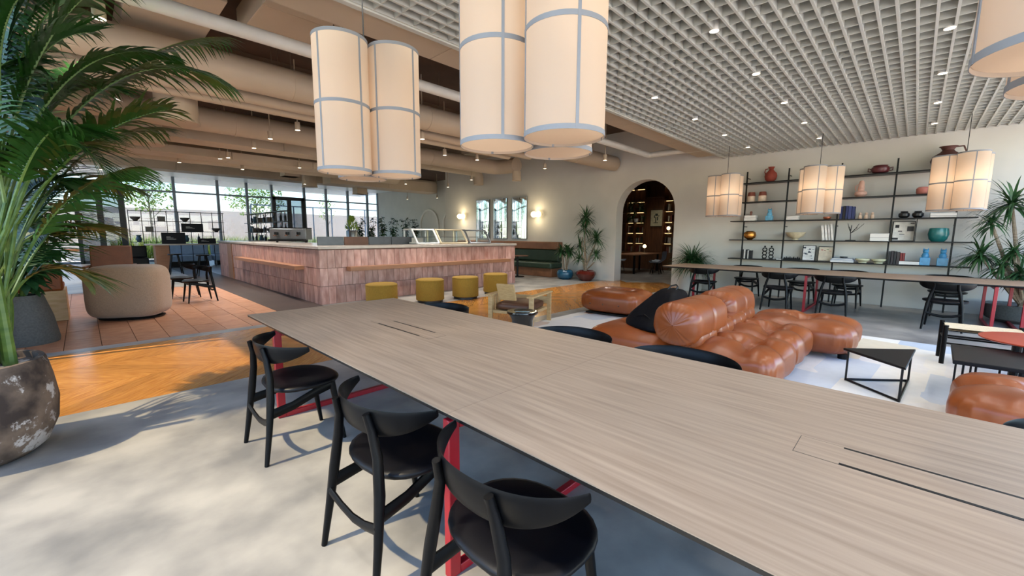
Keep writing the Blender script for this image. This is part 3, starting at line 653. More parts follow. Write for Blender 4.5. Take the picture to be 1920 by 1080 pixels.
vessel('knob_finial', 'small brown ball ornament on stacked books', 'ornament', 2.98, 2, [(.001, .13), (.02, .131), (.02, .17), (.028, .2), (.02, .23), (.001, .235)], (110, 66, 50), .5)
def figurine(label, y, lvl, c, h=.24):
    o = T('figurine', label, 'figurine', (sx_(), y, SZ[lvl]), group='blue lion figurines')
    O('base', MB().b2((-.06, -.075, 0), (.06, .075, .12*h/.24)), cm(c, .25), o, bevel=.006)
    O('body', MB().lathe([(.05, 0), (.06, .03), (.045, .08), (.03, .1)], 14, (0, 0, .12*h/.24)), cm(c, .25), o)
    O('head', MB().sphere((-.01, 0, .12*h/.24+.12), .045, 14, 8), cm(c, .25), o)
    for s in (-1, 1): O('ear', MB().lathe([(.016, 0), (.001, .045)], 8, (0, s*.03, .12*h/.24+.145)), cm(c, .25), o)
figurine('small pale blue figurine under the two-tone jars', 2.58, 2, (92, 160, 190), .22)
figurine('turquoise lion figurine beside the stacked dark books', -.16, 0, (72, 150, 196), .3); figurine('turquoise lion figurine nearest the shelf end', -.4, 0, (72, 150, 196), .3)
books('', 'grey flat magazine behind the middle lantern', 2.1, 2, [(.05, .24, Gy), (.04, .22, Wt)], flat=True, group='stacked books')
vessel('copper_cup', 'small copper bowl below the middle lantern', 'bowl', 1.46, 2, [(.04, 0), (.07, .03), (.075, .06), (.06, .055)], (190, 112, 80), .3, .4)
books('', 'book from the arch in the navy row on the third shelf', 1.24, 2, [(.05, .27, Nv), (.045, .28, K), (.04, .28, Nv), (.06, .27, (50, 60, 110)), (.05, .26, Nv)], group='navy books')
for i in range(3): vessel('tiny_figure', ORD[i]+' small beige animal ornament counted from the navy books', 'ornament', .9-.1*i, 2, [(.03, 0), (.035, .05), (.02, .08), (.03, .11), (.001, .14)], (206, 180, 156), .6, group='small beige ornaments')
for i, y in enumerate((.22, .02)): vessel('black_pot', ['small black pot above the framed print', 'small black pot nearest the right lantern'][i], 'pot', y, 2, [(.05, 0), (.085, .04), (.085, .09), (.05, .12), (.06, .135), (.05, .13)], (24, 26, 28), .3, group='small black pots')
books('', 'white flat book under the right lantern', -.33, 2, [(.035, .36, K), (.05, .36, Wt)], flat=True, group='stacked books')
vessel('brass_bowl', 'round hammered brass bowl on the fourth shelf', 'bowl', 2.97, 1, [(.05, 0), (.12, .05), (.14, .11), (.12, .18), (.08, .21), (.06, .2), (.08, .17)], (176, 118, 52), .25, .85)
vessel('cream_bowl', 'wide cream footed bowl on the fourth shelf', 'bowl', 2.02, 1, [(.06, 0), (.06, .03), (.16, .1), (.2, .18), (.185, .18), (.14, .1), (.05, .05)], (206, 192, 160), .5)
books('', 'white leaning book from the arch, beside the wire candelabra', 1.5, 1, [(.05, .33, Wt), (.045, .34, Wt), (.045, .34, (196, 194, 190)), (.04, .36, Wt)], lean=-.14, group='white leaning books')
o = T('wire_candelabra', 'black branching wire candelabra on the fourth shelf', 'candelabra', (sx_(), 1.02, SZ[1]))
O('base', MB().lathe([(.09, 0), (.09, .012), (.02, .02)], 20), m['black_metal'], o)
O('stem', MB().tube([(0, 0, .01), (0, .01, .2), (0, 0, .33)], .007, 6), m['black_metal'], o)
for (yy, zz) in ((-.2, .36), (-.12, .36), (.07, .37), (.04, .3), (-.1, .28)): O('branch', MB().tube([(0, 0, .16), (0, yy*.5, .24), (0, yy, zz)], .005, 6), m['black_metal'], o)
books('', 'thick black and white book lying by the framed print', .55, 1, [(.07, .3, Wt), (.09, .3, K)], flat=True, group='stacked books')
vessel('teal_vase', 'teal glazed barrel vase on the fourth shelf', 'vase', -.3, 1, [(.09, 0), (.13, .05), (.15, .14), (.135, .25), (.12, .26), (.12, .24)], (32, 104, 104), .2)
def framed(label, y, lvl, w_, h, bg, marks):
    o = T('framed_print', label, 'framed print', (sx_(.05), y, SZ[lvl]), group=None); o.rotation_euler.y = R(6)
    O('frame', MB().b2((-.012, -w_/2, 0), (.012, -w_/2+.012, h)).b2((-.012, w_/2-.012, 0), (.012, w_/2, h)).b2((-.012, -w_/2, 0), (.012, w_/2, .012)).b2((-.012, -w_/2, h-.012), (.012, w_/2, h)), m['black_metal'], o, smooth=False)
    O('print', MB().b2((-.004, -w_/2+.012, .012), (.004, w_/2-.012, h-.012)), cm(bg, .6), o, smooth=False)
    for (yy, zz, a, b, c) in marks: O('print_mark', MB().b2((-.0065, yy-a, zz-b), (-.004, yy+a, zz+b)), cm(c, .6), o, smooth=False)
random.seed(11)
framed('black and white framed print standing on the lowest shelf', 1.74, 0, .25, .35, (226, 226, 222), [(random.uniform(-.09, .09), random.uniform(.05, .3), random.uniform(.004, .03), random.uniform(.004, .02), (60, 70, 84)) for _ in range(14)])
framed('cream framed print with small coloured marks beside the drawing', 1.43, 0, .28, .33, (222, 208, 184), [(.07, .25, .02, .008, (180, 60, 50)), (-.03, .26, .02, .006, (90, 130, 80)), (-.08, .23, .02, .006, (190, 120, 90)), (.02, .24, .015, .005, (160, 90, 80))])
framed('black and white poster in a square bay of the fourth shelf', .2, 1, .34, .4, (224, 222, 216), [(.1, .3, .03, .03, K), (-.1, .25, .05, .05, (60, 60, 64)), (.05, .2, .03, .008, K), (.12, .05, .05, .02, K), (-.12, .36, .03, .01, K), (.02, .14, .04, .006, K)])
books('', 'upright book from the arch on the lowest shelf, black and white row', 3.1, 0, [(.04, .22, K), (.04, .22, Wt), (.04, .22, K), (.03, .2, Wt), (.05, .2, K)], group='black and white books')
for i, y in enumerate((2.62, 2.48)):
    o = T('beaded_stand', ['black ring candlestick nearest the dark books', 'black ring candlestick nearest the small black row'][i], 'candlestick', (sx_(), y, SZ[0]), group='ring candlesticks')
    for k in range(3):
        a = MB().tube([(0, .045*cos(t_*pi/8), .06+.085*k+.04*sin(t_*pi/8)) for t_ in range(17)], .012, 6, cap=False); O('ring', a, m['black_metal'], o)
    O('base', MB().lathe([(.05, 0), (.05, .015), (.02, .02)], 16), m['black_metal'], o)
    O('finial', MB().sphere((0, 0, .305), .02, 10, 6), m['black_metal'], o)
o = T('train_ornament', 'low jagged black ornament on the lowest shelf', 'ornament', (sx_(), 2.05, SZ[0]))
O('base', MB().b2((-.04, -.17, 0), (.04, .17, .03)), m['black_metal'], o)
for k in range(9): O('peak', MB().lathe([(.025, .03), (.001, .07+.02*(k % 2))], 6, (0, -.15+k*.0375, 0)), m['black_metal'], o)
books('', 'blue flat book under a small dish', 1.12, 0, [(.025, .4, Wt), (.03, .4, (40, 90, 150)), (.03, .36, (70, 96, 130))], flat=True, group='stacked books')
vessel('small_dish', 'small dark dish on the blue books', 'dish', 1.1, 0, [(.05, .086), (.07, .1), (.07, .12), (.05, .115)], (40, 40, 44), .4)
for i, y in enumerate((.78, .52)): vessel('pale_bowl', ['pale green bowl nearest the blue books', 'pale green bowl nearest the black books'][i], 'bowl', y, 0, [(.07, 0), (.07, .02), (.12, .06), (.125, .09), (.115, .09), (.1, .05), (.001, .03)], (206, 204, 170), .5, group='pale bowls')
books('', 'upright book from the arch in the dark row by the figurines', .38, 0, [(.04, .26, K), (.04, .27, (40, 30, 34)), (.04, .26, K), (.05, .25, (50, 40, 40)), (.035, .23, Rd), (.035, .23, Rd)], group='dark upright books')
books('', 'dark flat book beside the turquoise figurines', .06, 0, [(.07, .3, (40, 30, 28))], flat=True, group='stacked books')
books('', 'grey flat book at the arch end of the lowest shelf', 2.3, 0, [(.03, .1, Gy)], flat=True, group='stacked books')
# ================================================================ CEILING SERVICES
def run(name, label, cat, pts, r, mat, n=24, group=None, joints=1.2, kind=None):
    """round duct or pipe along a path, collar rings as parts"""
    o = T(name, label, cat, (0, 0, 0), group=group)
    O('pipe_run', MB().tube(pts, r, n), mat, o, ang=50)
    p0, p1 = V(pts[0]), V(pts[1]); L_ = (p1-p0).length; d = (p1-p0)/L_; k = joints
    while k < L_-.3:
        O('collar', MB().cyl(p0+d*(k-.02), p0+d*(k+.02), r*1.035, n=n), mat, o, ang=50); k += joints*2
    k = .9
    while k < L_-.3:
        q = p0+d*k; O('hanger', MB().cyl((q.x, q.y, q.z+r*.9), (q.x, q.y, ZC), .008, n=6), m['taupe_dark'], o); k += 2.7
    return o
def elbow(a, b, c, r_, n=6):
    a, b, c = V(a), V(b), V(c); p = b+(a-b).normalized()*r_; q = b+(c-b).normalized()*r_
    return [tuple((1-t)**2*p+2*t*(1-t)*b+t*t*q) for t in [i/n for i in range(n+1)]]
run('sprinkler_pipe', 'slim white pipe running under the ceiling past the lanterns', 'pipe', [(-1.2, 5.42, 3.62)]+elbow((-1.2, 5.42, 3.62), (10.9, 5.42, 3.62), (10.9, 3.5, 3.62), .1)+[(10.9, 3.85, 3.62)], .075, m['pipe_white'], 16)
run('air_duct', 'fat round duct above the palm fronds', 'duct', [(-1.2, 6.95, 3.66), (11.7, 6.95, 3.66)], .22, m['taupe'])
run('slim_duct', 'narrow duct just below the fat round duct', 'duct', [(-1.2, 7.5, 3.52), (8.4, 7.5, 3.52)], .1, m['taupe'])
run('slim_duct', 'second narrow duct tucked beside the first', 'duct', [(-1.2, 7.8, 3.48), (7.9, 7.8, 3.48)], .085, m['taupe'])
run('air_duct', 'round duct crossing above the bar', 'duct', [(-1.2, 10.3, 3.68)]+elbow((0, 10.3, 3.68), (9.9, 10.3, 3.68), (9.9, 9, 3.68), .4)+[(9.9, 9.4, 3.68)], .23, m['taupe'])
run('air_duct', 'round duct turning down at the wall beside the mirrors', 'duct', [(3, 12.9, 3.98)]+elbow((3, 12.9, 3.98), (11.35, 12.9, 3.98), (11.35, 12.9, 3), .35)+[(11.35, 12.9, 3.45)], .2, m['taupe'])
run('air_duct', 'round duct behind the bar ducts nearest the glazing', 'duct', [(-1.2, 15.2, 3.75), (9, 15.2, 3.75)], .3, m['taupe'])
def rect_duct(label, a, b, mat='taupe', joints=0, group=None, name='box_duct'):
    o = T(name, label, 'duct', ((a[0]+b[0])/2, (a[1]+b[1])/2, min(a[2], b[2])), group=group); L_ = o.location
    ax = 0 if abs(b[0]-a[0]) > abs(b[1]-a[1]) else 1
    n = max(1, int(round(abs(b[ax]-a[ax])/(joints or 99))))
    for i in range(n):
        p, q = list(a), list(b); st = (b[ax]-a[ax])/n; p[ax] = a[ax]+st*i+.004; q[ax] = a[ax]+st*(i+1)-.004
        O('panel', MB().b2([p[k]-L_[k] for k in range(3)], [q[k]-L_[k] for k in range(3)]), m[mat], o, bevel=.006)
    return o
rect_duct('long beige boxed soffit beside the lattice ceiling', (-1.2, 3.86, 3.55), (11.75, 4.42, 4.0), joints=2.15)
rect_duct('beige boxed duct over the palm', (.55, 5.7, 3.98), (1.35, 9.2, 4.34), joints=2.2)
rect_duct('beige boxed duct crossing above the foreground lantern', (1.65, 4.5, 4.02), (2.5, 6.6, 4.34), joints=1.3)
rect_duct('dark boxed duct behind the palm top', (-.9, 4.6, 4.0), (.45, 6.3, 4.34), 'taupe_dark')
rect_duct('flat brown duct above the bar corner', (-1.2, 11.6, 3.5), (6.2, 12.3, 3.75), joints=2.4)
rect_duct('flat brown duct behind the bar nearest the glazing', (-1.2, 13.4, 3.42), (7.2, 14.2, 3.62), joints=2.4)
rect_duct('grey boxed duct with grille over the far end of the bar', (7.2, 17.2, 3.5), (12.4, 18.0, 3.95), joints=2.6)
rect_duct('beige downstand beam before the white soffit', (-1.25, 20.6, 3.85), (XW+3, 21.4, 4.55), joints=4)
rect_duct('boxed duct between the two sloping lantern cords', (4.2, 4.6, 4.05), (10.6, 5.1, 4.34), joints=2.4)
rect_duct('short boxed duct turned toward the arch', (8.6, 5.9, 3.96), (9.5, 10.6, 4.3), joints=2)
for (x, y, zb, zt, r, sq, l) in [(1.19, 8.35, 3.14, 3.985, .27, 0, 'round beige air spout beside the palm fronds'), (1.05, 11.15, 3.2, 4.6, .28, 0, 'round beige air spout beyond the first spout'), (5.45, 16.5, 3.5, 4.6, .25, 1, 'square beige air drop over the bar'),
                             (9.9, 9.4, 3.18, 3.47, .14, 0, 'round air spout in front of the mirror wall'), (7.2, 19.4, 3.5, 4.6, .3, 0, 'round grey air spout before the far glazing'), (9.5, 19.4, 3.35, 4.6, .25, 1, 'square grey air drop near the far planters')]:
    o = T('air_spout', l, 'duct', (x, y, zb), group='ceiling air spouts')
    if sq: O('drop', MB().box((0, 0, (zt-zb)/2), (2*r, 2*r, zt-zb)), m['taupe'], o, bevel=.006)
    else:
        O('drop', MB().lathe([(r, 0.02), (r, zt-zb)], 32), m['taupe'], o)
    O('lip', MB().lathe([(r*1.0, 0), (r*1.06, 0), (r*1.06, .03), (r*1.0, .03)], 32) if not sq else MB().box((0, 0, .012), (2*r+.04, 2*r+.04, .024)), m['taupe'], o)
rect_duct('thin cable tray above the bar', (4.4, 13.3, 4.5), (8.8, 13.6, 4.595), 'taupe_dark', name='cable_tray')
# beams of the slab
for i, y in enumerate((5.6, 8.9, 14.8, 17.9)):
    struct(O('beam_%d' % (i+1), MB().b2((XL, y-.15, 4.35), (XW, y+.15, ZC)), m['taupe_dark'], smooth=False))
# ---- spot lights
def spot_lamp(x, y, z, label, group, P_, top=ZC, size=.045, cone=110):
    o = T('spot_light', label, 'spotlight', (x, y, z), group=group)
    O('housing', MB().lathe([(size, 0), (size, .14), (.012, .15)], 16), m['taupe'] if top > 4 else m['white'], o)
    O('lens', MB().lathe([(.001, -.002), (size*.92, -.002), (size*.92, .004)], 16), m['lens'], o)
    if top-z > .2: O('stem', MB().cyl((0, 0, .14), (0, 0, top-z), .012, n=8), m['taupe'], o)
    d = bpy.data.lights.new('spot_beam', 'SPOT'); d.energy = P_; d.spot_size = R(cone); d.spot_blend = .8; d.color = (1, .95, .88); d.shadow_soft_size = .05
    lo = bpy.data.objects.new('spot_beam', d); C.objects.link(lo); lo.parent = o; lo.location = (0, 0, -.02)
    return o
PG, PO = 36, 210
sp_pos = [(2.97, 8.44), (2.88, 10.9), (2.84, 9.6), (2.77, 12.75), (2.67, 13.1), (2.03, 14.6), (3.54, 14.7), (4.6, 13.1), (4.96, 7.34), (6.3, 8.39), (7.26, 8.3), (9.49, 5.9), (.26, 5.0), (.3, 12.5), (9.7, 11.4), (8.8, 14.2), (6.9, 12.8), (6.2, 17.2), (.6, 18), (9.5, 7.9), (10.5, 13.8), (13.2, 18.3), (12.6, 20.2)]  # last three are added lamps that brighten the dim back walls
SPL = ['white stem spot above the bar corner', 'stem spot over the bar side, third back from the corner', 'stem spot over the bar side, second back from the corner', 'stem spot over the bar side, fourth back', 'stem spot over the bar side, fifth back',
  'stem spot nearest the glazing beside the palm fronds', 'stem spot behind the fifth bar spot', 'stem spot left of the foreground lantern', 'stem spot right of the double lantern', 'stem spot before the elbow duct', 'dark stem spot under the large lantern', 'stem spot beside the white pipe bend',
  'large bright spot at the palm top', 'stem spot hidden by palm leaves', 'stem spot near the mirrors', 'stem spot behind the elbow duct', 'stem spot over the pastry cases', 'stem spot over the espresso machine', 'stem spot over the brown armchair', 'stem spot near the round air spout', 'added fill spot before the twin globes by the pastry cases', 'added fill spot beyond the mirror wall corner', 'added fill spot over the far planters']
for i, (x, y) in enumerate(sp_pos):
    spot_lamp(x, y, 3.36 if i != 12 else 3.2, SPL[i], 'stem spots among the ducts', PO)
for i, x in enumerate((0, 1.5, 3.0, 4.5, 6.0, 7.55, 9.1, 10.7)):  # those out of view carry the array on, kept for their light
    for j, y in enumerate((-2.2, -1.3, .015, 1.68, 3.0)):
        spot_lamp(x+.02, y-.06, 3.455, 'lattice ceiling downlight, row %s from its open edge, %s toward the shelf wall' % (ORD[4-j], ORD[i]), 'downlights in the lattice ceiling', PG, top=3.5)
# ================================================================ PLANTS
def at(px, py, Y_):
    d = _fw*_f+_rt*(px-960)+_up*(540-py); t = Y_/d.y; return V((d.x*t, Y_, H+d.z*t))
def bez(a, b, c, t): return a*(1-t)**2+b*2*t*(1-t)+c*t*t
def leafstrip(mb, p, d, side, L_, w_, droop, seg=3, twist=0):
    """a tapering strip leaf: from p along d, drooping"""
    d = d.normalized(); q = V(p); vs_ = []
    for i in range(seg+1):
        t = i/seg; ww = w_*(1-t)**.7*(.55+.9*min(1, t*4)) if t < 1 else .0008
        vs_ += [q-side*ww*.5, q+side*ww*.5]
        d = (d+V((0, 0, -droop/seg))).normalized(); q = q+d*(L_/seg)
    mb._add(vs_, [(2*i, 2*i+1, 2*i+3, 2*i+2) for i in range(seg)])
def frond(par, A, B, T_, mat, nl=46, Ll=.42, w_=.021, droop=.8, start=.22, fold=.25):
    o_ = par.location; A, B, T_ = V(A)-o_, V(B)-o_, V(T_)-o_
    mb = MB(); pts = [bez(A, B, T_, t/14) for t in range(15)]
    mb.m = 1; mb.tube(pts, [.011*(1-.8*i/14) for i in range(15)], 5); mb.m = 0
    for i in range(nl):
        t = start+(1-start)*(i+.5)/nl; p = bez(A, B, T_, t); tg = ((T_-B)*t+(B-A)*(1-t)).normalized()
        lat = tg.cross(V((0, 0, 1))); lat = lat.normalized() if lat.length > .05 else V((1, 0, 0)); upv = lat.cross(tg)
        L_ = Ll*(sin(pi*(.12+.82*((t-start)/(1-start))))**.6)*random.uniform(.9, 1.08)
        for s in (-1, 1):
            d = (lat*s*.9+tg*(.5+.55*t)+upv*fold+V((random.uniform(-.06, .06) for _ in range(3)))).normalized()
            sd = tg*.8+upv*(-s)*.25; sd = (sd-d*sd.dot(d)).normalized()
            leafstrip(mb, p, d, sd, L_, w_, droop*random.uniform(.7, 1.3), 4)
    return O('frond', mb, [mat, m['stem_green']], par, smooth=False)
m['mottled_pot'] = M('mottled_pot', (58, 46, 40), .85, scale=5, col2=(128, 108, 92), detail=10, bump=.5, fac=(.38, .62))
_nt = m['mottled_pot'].node_tree; _b = _nt.nodes['Principled BSDF']
_n = _nt.nodes.new('ShaderNodeTexNoise'); _n.inputs['Scale'].default_value = 4.5; _n.inputs['Detail'].default_value = 12; _n.inputs['Roughness'].default_value = .7
_rp = _nt.nodes.new('ShaderNodeValToRGB'); _rp.color_ramp.elements[0].position = .56; _rp.color_ramp.elements[1].position = .6
_mx = _nt.nodes.new('ShaderNodeMixRGB'); _mx.inputs[2].default_value = srgb((205, 196, 190))
_src = _b.inputs['Base Color'].links[0].from_socket
_nt.links.new(_nt.nodes['Mapping'].outputs[0], _n.inputs['Vector']); _nt.links.new(_n.outputs[0], _rp.inputs[0]); _nt.links.new(_rp.outputs[0], _mx.inputs[0]); _nt.links.new(_src, _mx.inputs[1]); _nt.links.new(_mx.outputs[0], _b.inputs['Base Color'])
PX, PY = -.60, 4.22
palm = T('potted_palm', 'tall feathery palm in a mottled stone pot', 'potted plant', (PX, PY, 0))
O('pot', MB().lathe([(.27, 0), (.33, .05), (.385, .18), (.40, .33), (.385, .48), (.365, .60), (.355, .625), (.325, .625), (.325, .58)], 48), m['mottled_pot'], palm, ang=50)
O('soil', MB().lathe([(.001, .575), (.33, .565)], 32), m['soil'], palm)
random.seed(21)
fr = [ # A, B, T pixels with depths
 ((40, 360, 4.35), (210, 30, 4.3), (436, 165, 4.15)), ((45, 330, 4.6), (230, 60, 4.7), (425, 70, 4.85)), ((30, 420, 4.3), (150, 230, 4.2), (318, 205, 4.0)),
 ((30, 470, 4.45), (140, 230, 4.5), (300, 240, 4.6)), ((30, 520, 4.35), (110, 330, 4.2), (262, 312, 4.1)), ((10, 300, 4.3), (70, 0, 4.3), (250, -60, 4.2)),
 ((10, 330, 4.3), (30, 60, 4.35), (170, 60, 4.4)), ((20, 480, 4.5), (80, 400, 4.7), (190, 430, 4.9)), ((15, 300, 4.6), (60, 120, 4.9), (240, 110, 5.1)),
 ((30, 400, 4.25), (100, 180, 4.1), (205, 330, 3.95)), ((10, 380, 4.2), (-40, 80, 4.1), (-160, 150, 4.0)), ((0, 420, 4.3), (-80, 200, 4.3), (-200, 300, 4.3)),
 ((10, 450, 4.4), (60, 300, 4.5), (130, 350, 4.6)), ((20, 500, 4.5), (90, 280, 4.8), (230, 215, 5.0)), ((0, 350, 4.5), (20, 30, 4.8), (100, -120, 5.0)), ((20, 560, 4.4), (70, 470, 4.4), (160, 520, 4.5)),
 ((0, 200, 4.3), (-20, -60, 4.3), (130, -40, 4.3)), ((0, 260, 4.4), (40, 20, 4.6), (160, -30, 4.8)), ((-30, 300, 4.3), (-60, 100, 4.4), (60, 110, 4.5)), ((10, 520, 4.7), (50, 400, 5.0), (120, 380, 5.3)), ((-20, 420, 4.3), (0, 250, 4.3), (100, 260, 4.35)), ((20, 520, 4.7), (60, 360, 4.9), (170, 330, 5.1)), ((10, 500, 4.8), (40, 300, 5.0), (130, 250, 5.2)), ((20, 560, 4.6), (80, 420, 4.8), (150, 400, 5.0)), ((0, 480, 4.9), (30, 260, 5.2), (90, 160, 5.4)), ((0, 540, 4.8), (30, 420, 5.0), (90, 440, 5.2)), ((20, 440, 4.6), (100, 300, 4.8), (240, 350, 5.0)), ((-20, 500, 4.6), (-10, 330, 4.8), (60, 300, 5.0)), ((0, 250, 4.6), (-10, 30, 4.7), (90, -60, 4.8)), ((0, 280, 4.7), (20, 60, 4.9), (110, 60, 5.0)), ((-20, 300, 4.6), (-40, 120, 4.7), (40, 40, 4.8)), ((0, 220, 4.7), (40, -40, 4.8), (180, -70, 4.9)), ((-30, 340, 4.7), (-20, 180, 4.9), (70, 160, 5.0)), ((30, 300, 4.3), (140, 40, 4.2), (330, 110, 4.1)), ((20, 360, 4.4), (100, 120, 4.5), (215, 170, 4.7)), ((10, 430, 4.2), (70, 200, 4.0), (150, 240, 3.85))]
bs = [(-.1, .08), (.02, .1), (.1, .03), (-.02, -.06), (.08, -.08), (-.12, -.05), (.14, .1), (.18, 0)]
for i, (a, b, c) in enumerate(fr):
    A, B, T_ = at(*a), at(*b), at(*c)
    frond(palm, A, B, T_, m['leaf'], nl=random.choice((34, 38, 42)), Ll=random.uniform(.34, .46), fold=random.uniform(-.1, .5))
    bx, by = bs[i % len(bs)]; base = V((bx, by, .57))
    Al = A-palm.location; mid = (base+Al)*.5+V((random.uniform(-.05, .05), random.uniform(-.05, .05), .1))
    O('stem', MB().tube([bez(base, mid, Al, t/6) for t in range(7)], [.015-.0008*t for t in range(7)], 7), m['stem_green'], palm)
for (bx, by, r) in ((.2, .02, .035), (.1, -.1, .045), (.0, .05, .04)):
    O('cane', MB().tube([(bx, by, .56), (bx*.98, by, .9), (bx*.95, by*1.1, 1.3)], [r, r*.85, r*.6], 10), m['stem_green'], palm)
# broad-leaf plant in grey pot
def bigleaf(mb, p, d, L_, w_, droop=.6):
    d = V(d).normalized(); sd = d.cross(V((0, 0, 1))); sd = sd.normalized() if sd.length > .01 else V((1, 0, 0)); q = V(p); vs_ = []; seg = 5
    for i in range(seg+1):
        t = i/seg; ww = w_*sin(pi*min(.98, .08+t*.9))**.8
        vs_ += [q-sd*ww*.5+V((0, 0, .12*ww)), q, q+sd*ww*.5+V((0, 0, .12*ww))]
        d = (d+V((0, 0, -droop/seg))).normalized(); q = q+d*(L_/seg)
    fs = []
    for i in range(seg): fs += [(3*i, 3*i+1, 3*i+4, 3*i+3), (3*i+1, 3*i+2, 3*i+5, 3*i+4)]
    mb._add(vs_, fs)
lp = T('broadleaf_plant', 'dark broad-leaved plant in a tall grey pot behind the palm', 'potted plant', (-.62, 8.3, 0))
O('pot', MB().lathe([(.3, 0), (.31, .05), (.27, .35), (.2, .64), (.18, .64), (.18, .6)], 36), m['grey_pot'], lp)
O('soil', MB().lathe([(.001, .6), (.185, .59)], 24), m['soil'], lp)
for k in range(9):
    a = random.uniform(0, 2*pi); h = random.uniform(.6, 1.4); tip = V((.12+.22*h*cos(a), .2*h*sin(a), .6+h))
    st = O('stem', MB().tube([(0.03*cos(a), .03*sin(a), .58), (tip.x*.4, tip.y*.4, .6+h*.5), tuple(tip)], [.014, .01, .006], 6), m['stem_green'], lp)
    mb = MB()
    for j in range(26):
        t = random.uniform(.2, 1); p = V((0, 0, .6))*(1-t)+tip*t; b = random.uniform(0, 2*pi)
        bigleaf(mb, p, (cos(b), sin(b), random.uniform(-.1, .5)), random.uniform(.26, .42), random.uniform(.08, .13), random.uniform(.6, 1.4))
    O('foliage', mb, m['leaf_dark'], st, smooth=False)
# dracaenas
def sword_head(par, c, n, L_, w_, mat, droop=1.0, name='leaf_crown', zmin=-.4):
    xm = XW-.02-par.location.x
    mb = MB(); c = V(c)
    for i in range(n):
        a = random.uniform(0, 2*pi); e = random.uniform(zmin, 1.25); d = V((cos(a)*cos(e), sin(a)*cos(e), sin(e)))
        sd = d.cross(V((0, 0, 1))); sd = sd.normalized() if sd.length > .02 else V((1, 0, 0))
        leafstrip(mb, c+V((0, 0, random.uniform(-.06, .06))), d, sd, L_*random.uniform(.75, 1.1), w_, droop*random.uniform(.6, 1.2), 4)
    mb.v = [(min(v_[0], xm-.02*abs(v_[0]-xm) if v_[0] > xm else v_[0]), v_[1], v_[2]) for v_ in mb.v]
    return O(name, mb, mat, par, smooth=False)
m['pot_red'] = M('oxblood_glaze', (86, 26, 18), .15, var=.15, coat=.4); m['pot_blue'] = M('blue_glaze', (26, 74, 98), .15, var=.2, coat=.4)
p = T('potted_dracaena', 'tall dracaena with white stems in a round oxblood pot', 'potted plant', (11.3, 7.6, 0))
O('pot', MB().lathe([(.18, 0), (.27, .1), (.33, .22), (.31, .29), (.25, .33), (.23, .33), (.23, .3)], 40), m['pot_red'], p); O('soil', MB().lathe([(.001, .3), (.24, .29)], 24), m['soil'], p)
for pts, r in (([(0, 0, .3), (-.02, .04, .8), (-.05, .06, 1.45), (-.05, .03, 1.95)], .04), ([(0, .05, .3), (-.03, .14, .8), (-.03, .16, 1.4)], .03), ([(0, 0, .45), (-.04, -.16, .8), (-.06, -.35, 1.15)], .03), ([(0, -.02, .35), (-.1, -.25, .5), (-.15, -.4, .62)], .022)):
    O('trunk', MB().tube(pts, [r, r*.85, r*.7, r*.6][:len(pts)], 8), m['bark'], p)
for c, n, L_ in (((-.05, .03, 2.0), 90, .5), ((-.05, .06, 1.65), 70, .5), ((-.06, -.38, 1.35), 90, .52), ((-.15, -.45, .85), 60, .42), ((-.03, .25, 1.1), 60, .45), ((-.1, .2, .7), 40, .4)): sword_head(p, c, n, L_, .034, m['leaf_drac'])
p = T('potted_dracaena', 'short bushy plant in a blue glazed pot next to the oxblood pot', 'potted plant', (11.15, 8.33, 0))
O('pot', MB().lathe([(.17, 0), (.25, .06), (.28, .17), (.26, .27), (.22, .31), (.2, .31), (.2, .28)], 40), m['pot_blue'], p); O('soil', MB().lathe([(.001, .28), (.21, .27)], 24), m['soil'], p)
for k in range(5):
    a = k*1.3; O('trunk', MB().tube([(.06*cos(a), .06*sin(a), .27), (.1*cos(a), .1*sin(a), .6), (.12*cos(a), .14*sin(a), .85)], [.022, .018, .014], 7), m['bark'], p)
    sword_head(p, (.13*cos(a), .18*sin(a), .9+.05*(k % 2)), 36, .36, .045, m['leaf_drac'], droop=1.3)
p = T('grassy_plant', 'fountain of grassy leaves in a grey cylinder pot behind the far table end', 'potted plant', (11.42, 4.3, 0))
O('pot', MB().lathe([(.27, 0), (.29, .05), (.29, .62), (.26, .62), (.26, .58)], 36), m['plaster'], p); O('soil', MB().lathe([(.001, .58), (.265, .57)], 24), m['soil'], p)
sword_head(p, (0, -.0, .72), 300, .78, .03, m['leaf_drac'], droop=1.5, zmin=.0); sword_head(p, (-.1, -.2, .72), 120, .6, .03, m['leaf_drac'], droop=1.6, zmin=.1)
p = T('potted_dracaena', 'wide many-headed dracaena in a shallow grey bowl by the shelves', 'potted plant', (11.2, -1.42, 0))
O('pot', MB().lathe([(.32, 0), (.42, .06), (.47, .2), (.46, .3), (.42, .3), (.42, .27)], 44), m['grey_pot'], p); O('soil', MB().lathe([(.001, .27), (.43, .26)], 28), m['soil'], p)
heads = [((-.1, .3, 2.02), 110, .62), ((-.1, .5, 1.7), 60, .42), ((-.1, .58, 1.14), 90, .5), ((-.15, .2, 1.2), 60, .45), ((-.1, .3, .95), 60, .45), ((0, -.25, 1.9), 90, .6), ((0, -.3, 1.2), 70, .5), ((-.1, -.1, 1.55), 60, .5), ((-.2, .1, .85), 60, .42)]
for (c, n, L_) in heads:
    O('trunk', MB().tube([(random.uniform(-.05, .05), random.uniform(-.05, .05), .26), (c[0]*.5, c[1]*.5, .26+(c[2]-.26)*.5), c], [.045, .03, .02], 7), m['bark'], p)
    sword_head(p, c, n, L_, .032, m['leaf_drac'], droop=1.2)
